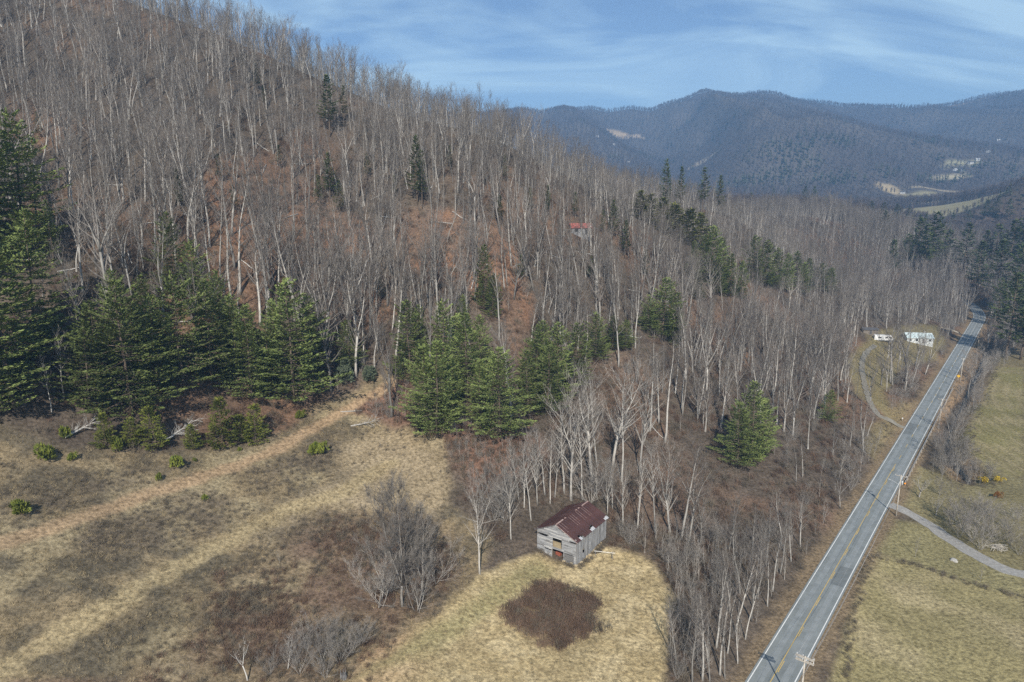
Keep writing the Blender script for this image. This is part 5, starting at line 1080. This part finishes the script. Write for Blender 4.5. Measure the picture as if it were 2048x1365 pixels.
# bare woods: a jittered grid, thinned by clearings, road, houses and yards
def wood_points(x0, x1, y0, y1, step):
    gx, gy = np.meshgrid(np.arange(x0, x1, step), np.arange(y0, y1, step)); x = gx.ravel() + NR.uniform(-.48, .48, gx.size) * step; y = gy.ravel() + NR.uniform(-.48, .48, gx.size) * step
    return x, y
def wooded(x, y, edge=0.0):
    k = np.ones(len(x), bool)
    for z_ in ('meadow', 'clearing', 'thicket', 'pasture', 'yard_south', 'yard_north', 'crop', 'home_yard', 'bank_grass'):
        k &= zone_w(z_, x, y, 1.0 + edge, 1.5) < 0.25
    k &= (zone_w('redfloor', x, y, 1, 2) < 0.3) | (NR.random(len(x)) < 0.25)
    k &= (zone_w('gully', x, y, 1, 2) < 0.3)
    for z_ in ('orangefloor_a', 'orangefloor_b', 'orangefloor_c'): k &= (zone_w(z_, x, y, 3, 3) < 0.4) | (NR.random(len(x)) < 0.60)
    s, o = road_so(x, y)
    k &= ~((np.abs(o) < np.where(s > 400, 6.0, 8.5)) & (s < 640)); k &= ~((o > 0) & (s < 345)); k &= ~((o > 0) & (s < 420) & (o > 40) & (y < 330))
    k &= ~((o > -40) & (o < 0) & (s < 60)); k &= seg_dist(x, y, DRIVE_WEST) > 4.5; k &= seg_dist(x, y, DIRT) > 3
    k &= ~((np.abs(x - 187) < 9) & (np.abs(y - 337) < 7)); k &= ~((np.abs(x - 211) < 10) & (np.abs(y - 348) < 8)); k &= ~((np.abs(x - 28) < 6) & (np.abs(y - 287) < 7))
    k &= ~((o < 0) & (o > -22) & (s < 260) & (NR.random(len(x)) < 0.55))
    for px, py, H, w, kd in PINES:
        if py < 450: k &= np.hypot(x - px, y - py) > (min(0.15 * H * w, 4.0) if kd < 2 else 6.5)
    k &= ~((x > -10) & (x < 85) & (y < 214) & (NR.random(len(x)) < 0.62)); k &= ~((o > -62) & (o < 0) & (y < 240) & (NR.random(len(x)) < 0.55))
    k &= ~((x > -8) & (x < 26) & (y > 122) & (y < 152))                      # the barn and the trees set round it
    for px, py, H, w, kd in PINES:                                          # thin the trees standing in front of the pines, seen from the camera
        if py < 430:
            dy_, pr = (42, .93) if py < 245 else (34, .85)
            ax = x / np.maximum(y, 1); hw = (0.17 if kd < 2 else .4) * H * w / py
            k &= ~((np.abs(ax - px / py) < hw) & (y < py + 1) & (y > py - dy_) & (NR.random(len(x)) < pr))
    w, _ = far_field_w(x, y); k &= w < 0.3
    return k
x, y = wood_points(-330, 520, 120, 700, 5.9)
x2, y2 = wood_points(-60, 160, 190, 300, 9.0); x = np.r_[x, x2]; y = np.r_[y, y2]
k = wooded(x, y); x, y = x[k], y[k]
Hh = (20.5 + 6.0 * (fbm(x / 30, y / 30, 91, 2) - 0.5) * 2 + NR.normal(0, 2.6, len(x))) * np.where(NR.random(len(x)) < 0.25, NR.uniform(0.55, 0.8, len(x)), 1)
_s, _o = road_so(x, y)
Hh *= np.where((_o > -60) & (y < 260), 0.88, 1.0) * (1 + 0.22 * (1 - sstep(190, 240, y))) * (1 - 0.12 * sstep(250, 330, y) * (x < 40)) * (1 - 0.22 * sstep(290, 420, y) * (x >= 40)) * (1 + .35 * sstep(380, 480, y) * (_o > -90))
z = gz(x, y); u, v, dep = view(x, y, z + Hh * .5)
k = (u > -170) & (u < 2230) & (dep > 20); k &= seen(x, y, z + Hh * 0.98); x, y, z, Hh, u, dep = x[k], y[k], z[k], Hh[k], u[k], dep[k]
# drop those on top of a hand-set tree
hx = np.array([t[0] for t in TREES]); hy = np.array([t[1] for t in TREES])
k = np.min(np.hypot(x[:, None] - hx, y[:, None] - hy), 1) > 2.6; x, y, z, Hh, u, dep = x[k], y[k], z[k], Hh[k], u[k], dep[k]
inside = (u > -20) & (u < 2068) & seen(x, y, z + 2)
size = np.where(inside, Hh / dep, 0); order = np.argsort(-size); n_ind = 298 - n_hand
ind = order[:n_ind]; rest = np.ones(len(x), bool); rest[ind] = False
kinds = np.where(NR.random(len(x)) < 0.66, 'f', 'o')
for i in ind:
    lab = region_label(x[i], y[i], Hh[i], kinds[i]) or 'bare tree on the creek bank east of the road'
    place('bare_tree', kinds[i].upper(), float(x[i]), float(y[i]), float(Hh[i]), lab, 'tree', lab + ' group', NR.uniform(.85, 1.15), BASEH[kinds[i]], tilt=tuple(NR.normal(0, .05, 2)))
tmpl = [joined(a[2], a[3], 'wood_tree') for a in VAR['F'] + VAR['O']]
nf_ = len(VAR['F']); no_ = len(VAR['O'])
idx = np.where(kinds == 'f', NR.integers(0, nf_, len(x)), nf_ + NR.integers(0, no_, len(x)))
sc3 = np.stack([Hh / 25 * NR.uniform(.85, 1.15, len(x))] * 2 + [Hh / 25], 1)
r_ = rest; n_rest = int(r_.sum())
scatter('bare_woods', np.stack([x, y, z - .1], 1)[r_], NR.uniform(0, 6.28, n_rest), sc3[r_], idx[r_], template_collection('wood_tree', tmpl), 'mass of bare grey deciduous woods covering the hillside', tilt=NR.normal(0, .065, (n_rest, 2)))
print('woods', len(x), n_hand, n_ind)

# saplings and understory
x, y = wood_points(-260, 330, 120, 480, 4.2); k = wooded(x, y, 1.0) & (NR.random(len(x)) < 0.8)
xg, yg = wood_points(15, 70, 92, 175, 2.1); kg = (zone_w('gully', xg, yg, 1, 1.5) > 0.3) & (np.abs(road_so(xg, yg)[1]) > 7) & ((road_so(xg, yg)[1] > -30) | (NR.random(len(xg)) < 0.45))
xr, yr = wood_points(-35, 20, 150, 200, 2.2); kr = zone_w('redfloor', xr, yr, 1, 2) > 0.4
xd, yd = wood_points(120, 330, 185, 440, 2.6); cdd = seg_dist(xd, yd, CREEK); kd = (cdd < 10) & (cdd > 1.6) & (NR.random(len(xd)) < 0.85) & (np.abs(road_so(xd, yd)[1]) > 7) & (zone_w('crop', xd, yd) < .3)
xv, yv = wood_points(35, 300, 95, 420, 3.0); sv_, ov = road_so(xv, yv); kv = (ov < -6.5) & (ov > -16) & (NR.random(len(xv)) < 0.40) & (zone_w('home_yard', xv, yv) < .2) & (seg_dist(xv, yv, DRIVE_WEST) > 3)
x = np.r_[x[k], xg[kg], xr[kr], xd[kd], xv[kv]]; y = np.r_[y[k], yg[kg], yr[kr], yd[kd], yv[kv]]
Hs = NR.uniform(3.0, 8.0, len(x)) * np.where(zone_w('redfloor', x, y, 1, 2) > .4, .6, 1); z = gz(x, y); u, v, dep = view(x, y, z + 2); k = (u > -120) & (u < 2180) & seen(x, y, z + Hs)
x, y, z, Hs = x[k], y[k], z[k], Hs[k]
ts = [joined(a[2], a[3], 'understory_tree') for a in VAR['s'] + VAR['b'][:2]]
ii = NR.integers(0, len(ts), len(x)); sc = Hs / np.where(ii < 4, 8.0, 14.0)
scatter('understory', np.stack([x, y, z - .05], 1), NR.uniform(0, 6.28, len(x)), sc, ii, template_collection('understory_tree', ts), 'tangle of bare saplings and undergrowth below the woods')
print('understory', len(x))

# briars, thicket and grass
def carpet(name, x, y, hmin, hmax, meshes, label, zoff=-0.02):
    z = gz(x, y); u, v, dep = view(x, y, z); k = (u > -80) & (u < 2130) & (v < 1450); x, y, z = x[k], y[k], z[k]
    scatter(name, np.stack([x, y, z + zoff], 1), NR.uniform(0, 6.28, len(x)), NR.uniform(hmin, hmax, len(x)), NR.integers(0, len(meshes), len(x)), template_collection(name + '_clump', meshes), label)
    print(name, len(x))
BR = [brush_mesh(900 + i, 1.0, 'brush_red').mesh('briar') for i in range(4)]; BG = [brush_mesh(920 + i, 1.0, 'brush_grey').mesh('briar') for i in range(4)]
TH = [brush_mesh(940 + i, 1.0, 'thicket_stem', 40).mesh('thicket_clump') for i in range(3)]
GR = [tuft_mesh(960 + i, 26, 0.55, 0.35, 0.035, 'dry_grass', 0.8, 0.3).mesh('grass_tuft') for i in range(4)]
x, y = wood_points(-70, 5, 78, 150, 0.95); w = zone_w('redbrush', x, y, 4, 4) * (0.10 + 1.2 * sstep(.36, .66, fbm(x / 7, y / 7, 101, 3))); k = NR.random(len(x)) < w
xr, yr = wood_points(-40, 25, 145, 200, 1.5); kr = (zone_w('redfloor', xr, yr, 1, 2) > NR.random(len(xr)))
xg, yg = wood_points(10, 75, 88, 175, 1.5); kg = (zone_w('gully', xg, yg, 1, 2) * .8 > NR.random(len(xg)))
carpet('red_briars', np.r_[x[k], xr[kr], xg[kg]], np.r_[y[k], yr[kr], yg[kg]], 0.5, 1.6, BR + BG[:2], 'tangled reddish-brown briars over the lower meadow and gully')
x, y = wood_points(-120, 0, 76, 175, 1.25); w = np.zeros(len(x))
for z_ in ('darkbrush_a', 'darkbrush_b', 'darkbrush_c', 'darkbrush_d'): w = np.maximum(w, zone_w(z_, x, y, 2, 3))
w = np.maximum(w * .9, zone_w('meadow', x, y, 1, 2) * 0.75 * sstep(.50, .68, fbm(x / 9, y / 9, 111, 3))); w *= sstep(1.5, 3.5, seg_dist(x, y, DIRT)) * sstep(2, 4, seg_dist(x, y, GRASSTRACK)) * (1 - zone_w('tanpatch', x, y, 2, 2) * .8)
k = NR.random(len(x)) < w
xe, ye = wood_points(60, 300, 95, 400, 1.6); se, oe = road_so(xe, ye); ke = (oe < -5.2) & (oe > -9) & (NR.random(len(xe)) < .35) & (zone_w('home_yard', xe, ye) < .2)
hd = wood_points(55, 140, 85, 160, 0.9); kh = (seg_dist(hd[0], hd[1], HEDGE) < 0.8) & (NR.random(len(hd[0])) < .8)
cb = wood_points(120, 240, 180, 330, 1.7); cdd = seg_dist(cb[0], cb[1], CREEK); kc = (cdd < 8) & (cdd > 1.7) & (NR.random(len(cb[0])) < .55) & (road_so(*cb)[1] > 6)
bw = NR.uniform(0, 1, (60, 2)); ux, uy = .817, -.576; wx_, wy_ = .576, .817; side_ = NR.random(60) < .7
lx = np.where(side_, 9.6 + .3 + bw[:, 0] * 1.0, bw[:, 0] * 9.6); ly = np.where(side_, bw[:, 1] * 13.0, -.3 - bw[:, 1] * .5); kk = side_ | (lx < 3.5) | (lx > 7.0)
xb_, yb_ = (5.4 + lx * ux + ly * wx_)[kk], (134.0 + lx * uy + ly * wy_)[kk]
carpet('grey_briars', np.r_[xb_, x[k], xe[ke], hd[0][kh], cb[0][kc]], np.r_[yb_, y[k], ye[ke], hd[1][kh], cb[1][kc]], 0.45, 1.15, BG, 'low grey-brown briars and weeds scattered over meadow and verges')
x, y = wood_points(-110, 215, 128, 300, 2.0); k = wooded(x, y, 1.0) if False else np.ones(len(x), bool)
for z_ in ('meadow', 'clearing', 'thicket', 'home_yard', 'bank_grass', 'crop', 'yard_north'): k &= zone_w(z_, x, y, 1, 1.5) < .3
s_, o_ = road_so(x, y); k &= (o_ < -7.5) & (seg_dist(x, y, DIRT) > 2.5) & (seg_dist(x, y, DRIVE_WEST) > 2.2); k &= NR.random(len(x)) < (.30 + .75 * sstep(.4, .62, fbm(x / 11, y / 11, 151, 3))) * (1 - .45 * sstep(210, 260, y))
k &= ~((x > 3) & (x < 22) & (y > 124) & (y < 146))
carpet('undergrowth', x[k], y[k], 0.8, 2.4, BR[:2] + BG + TH[:2], 'low bare undergrowth and briars on the woodland floor')
x, y = wood_points(-5, 25, 95, 125, 0.62); k = zone_w('thicket', x, y, 2.4, 2.6) * (.45 + 1.1 * sstep(.3, .6, fbm(x / 2.2, y / 2.2, 141, 3))) > NR.random(len(x)) * .8 + .15
carpet('briar_patch', x[k], y[k], 0.8, 2.1, TH + BR[:1] + BG[:1], 'dense dark brown briar patch in the middle of the barn clearing')
x, y = wood_points(-120, 45, 76, 175, 0.72)
w = zone_w('meadow', x, y, 1, 1.5) * (0.25 + 0.6 * sstep(.4, .65, fbm(x / 6, y / 6, 121, 3))) + zone_w('clearing', x, y, .9, 1) * .45; w *= 1 - .6 * zone_w('redbrush', x, y, 2, 3); w *= sstep(1.0, 2.2, seg_dist(x, y, DIRT)) ; w *= 1 - zone_w('thicket', x, y, .5, .5)
w *= sstep(0, .4, np.maximum(np.abs(((x - 9.4) * .817 - (y - 131) * .576)) - 5.2, np.abs((x - 9.4) * .576 + (y - 131) * .817 - 6.5) - 7.0))
k = NR.random(len(x)) < w
carpet('dry_grass', x[k], y[k], 0.5, 1.35, GR, 'rough tufts of dry tan grass on the meadow and clearing')

# pale logs lying in the woods
LOG = []
for i in range(4):
    M = MB(); rg = random.Random(50 + i); L = rg.uniform(5, 9); M.tube([(-L / 2 + L * j / 4, rg.gauss(0, .1), .16 + rg.uniform(0, .08)) for j in range(5)], (.17, .16, .14, .11, .06), 6, 'dead_wood')
    for j in range(3): q = Vector((rg.uniform(-.1, .45) * L, 0, .2)); M.tube((q, q + Vector((rg.uniform(.3, .9), rg.choice((-1, 1)) * rg.uniform(.4, 1), rg.uniform(.1, .8)))), (.05, .02), 4, 'dead_wood')
    LOG.append(M.mesh('log', True))
xl, yl = wood_points(-120, 90, 165, 285, 15); kl = wooded(xl, yl) & (NR.random(len(xl)) < .6); xl, yl = xl[kl], yl[kl]; zl = gz(xl, yl); ul, vl, dl = view(xl, yl, zl); kl = (ul > 0) & (ul < 2048) & seen(xl, yl, zl + 1)
for q, (a, b) in enumerate(zip(xl[kl], yl[kl])):
    o = link('fallen_log', LOG[q % 4]); e = .5; gx_ = float(gz(a + e, b) - gz(a - e, b)) / (2 * e); gy_ = float(gz(a, b + e) - gz(a, b - e)) / (2 * e)
    o.rotation_euler = (Vector((-gx_, -gy_, 1)).normalized().to_track_quat('Z', 'Y').to_matrix() @ Matrix.Rotation(NR.uniform(0, 6.28), 3, 'Z')).to_euler(); o.location = (a, b, float(gz(a, b)) + .05); tag(o, 'pale fallen log lying on the brown leaf litter of the hillside woods', 'log', 'fallen logs in the woods')
print('logs', int(kl.sum()))

# far woods: small simple trees on the mountains
def far_tree(seed, mat_t, mat_c, conifer=False):
    rng = random.Random(seed); M = MB()
    if conifer:
        M.tube(((0, 0, -1), (0, 0, 14)), (.3, .1), 3, 'bark_dark', cap=False)
        for i in range(46):
            t = rng.random() ** .8; a = rng.uniform(0, 6.28); r = (1 - t) * 4.2 + .4; c = Vector((0, 0, 2 + t * 15)); d = Vector((math.cos(a), math.sin(a), rng.uniform(-.1, .5)))
            s = Vector((-math.sin(a), math.cos(a), rng.uniform(-.6, .6))) * rng.uniform(.6, 1.1); M.poly((c - s, c + s, c + d * r * rng.uniform(.7, 1.2)), mat_c)
    else:
        M.tube(((0, 0, -1), (rng.uniform(-.4, .4), rng.uniform(-.4, .4), 15)), (.28, .1), 3, mat_t, cap=False)
        for i in range(60):
            c = Vector((rng.gauss(0, .3), rng.gauss(0, .3), rng.uniform(6, 14))); d = rdir(rng, UP, 1.0, .2); s = rdir(rng, d, 1.6, 1.5) * rng.uniform(.07, .17); M.poly((c - s, c + s, c + d * rng.uniform(3, 7)), mat_c)
    return M.mesh('far_tree')
FT = [far_tree(1000 + i, 'twig_far', 'twig_far') for i in range(5)]; FP = [far_tree(1050 + i, '', 'needles_far', True) for i in range(3)]
x1, y1 = wood_points(60, 1150, 690, 1300, 8.5); x2, y2 = wood_points(-500, 3200, 1290, 3750, 15)
x = np.r_[x1, x2]; y = np.r_[y1, y2]; w, _ = far_field_w(x, y); s_, o_ = road_so(x, y); k = (w < .35) & ~((np.abs(o_) < 9) & (s_ < 760)); x, y = x[k], y[k]
Hf = NR.uniform(.75, 1.3, len(x)) * 1.05; Hf = np.where((x > 420) & (x < 740) & (y > 760) & (y < 1010), Hf * .55, Hf); z = gz(x, y); u, v, dep = view(x, y, z + 10); k = (u > -100) & (u < 2150); x, y, z, Hf = x[k], y[k], z[k], Hf[k]; k = seen(x, y, z + Hf * 19); x, y, z, Hf = x[k], y[k], z[k], Hf[k]
pn = fbm(x / 130, y / 130, 131, 3); con = (NR.random(len(x)) < sstep(.62, .74, pn) * np.where(y < 1300, .35, 1.0) * (1 - .75 * sstep(1900, 2700, y)) * 0.8 + 0.015)
for cx_, cy_, a, b in ((640, 1800, 130, 70), (780, 1700, 90, 50), (760, 1880, 60, 60), (1000, 1650, 60, 40), (1090, 1690, 50, 35)): con |= (np.hypot((x - cx_) / a, (y - cy_) / b) < NR.uniform(.5, 1.1, len(x)))
idx = np.where(con, 5 + NR.integers(0, 3, len(x)), NR.integers(0, 5, len(x)))
scatter('far_woods', np.stack([x, y, z], 1), NR.uniform(0, 6.28, len(x)), np.stack([Hf * 1.25, Hf * 1.25, Hf], 1), idx, template_collection('far_tree', FT + FP), 'distant mass of bare woods and pines on the mountains')
print('far', len(x))

# ------------------------------------------------------------------ haze: pale even air round everything
hm = bpy.data.materials.new('haze'); hm.use_nodes = True; hn = hm.node_tree; hn.nodes.clear()
ho = N(hn, 'ShaderNodeOutputMaterial'); pv = N(hn, 'ShaderNodeVolumePrincipled'); pv.inputs['Color'].default_value = (0.30, 0.58, 1.0, 1); pv.inputs['Density'].default_value = 0.000195; pv.inputs['Anisotropy'].default_value = 0.0
hn.links.new(pv.outputs[0], ho.inputs['Volume']); MATS['haze'] = hm
_zt = float(ZZ.max()) + 40
M = MB(); M.box(-3300, 4500, -300, 4800, float(ZZ.min()) - 1.0, max(_zt, 120), 'haze'); hz = M.build('haze'); tag(hz, 'pale blue air haze over the valley', None, None, 'stuff')
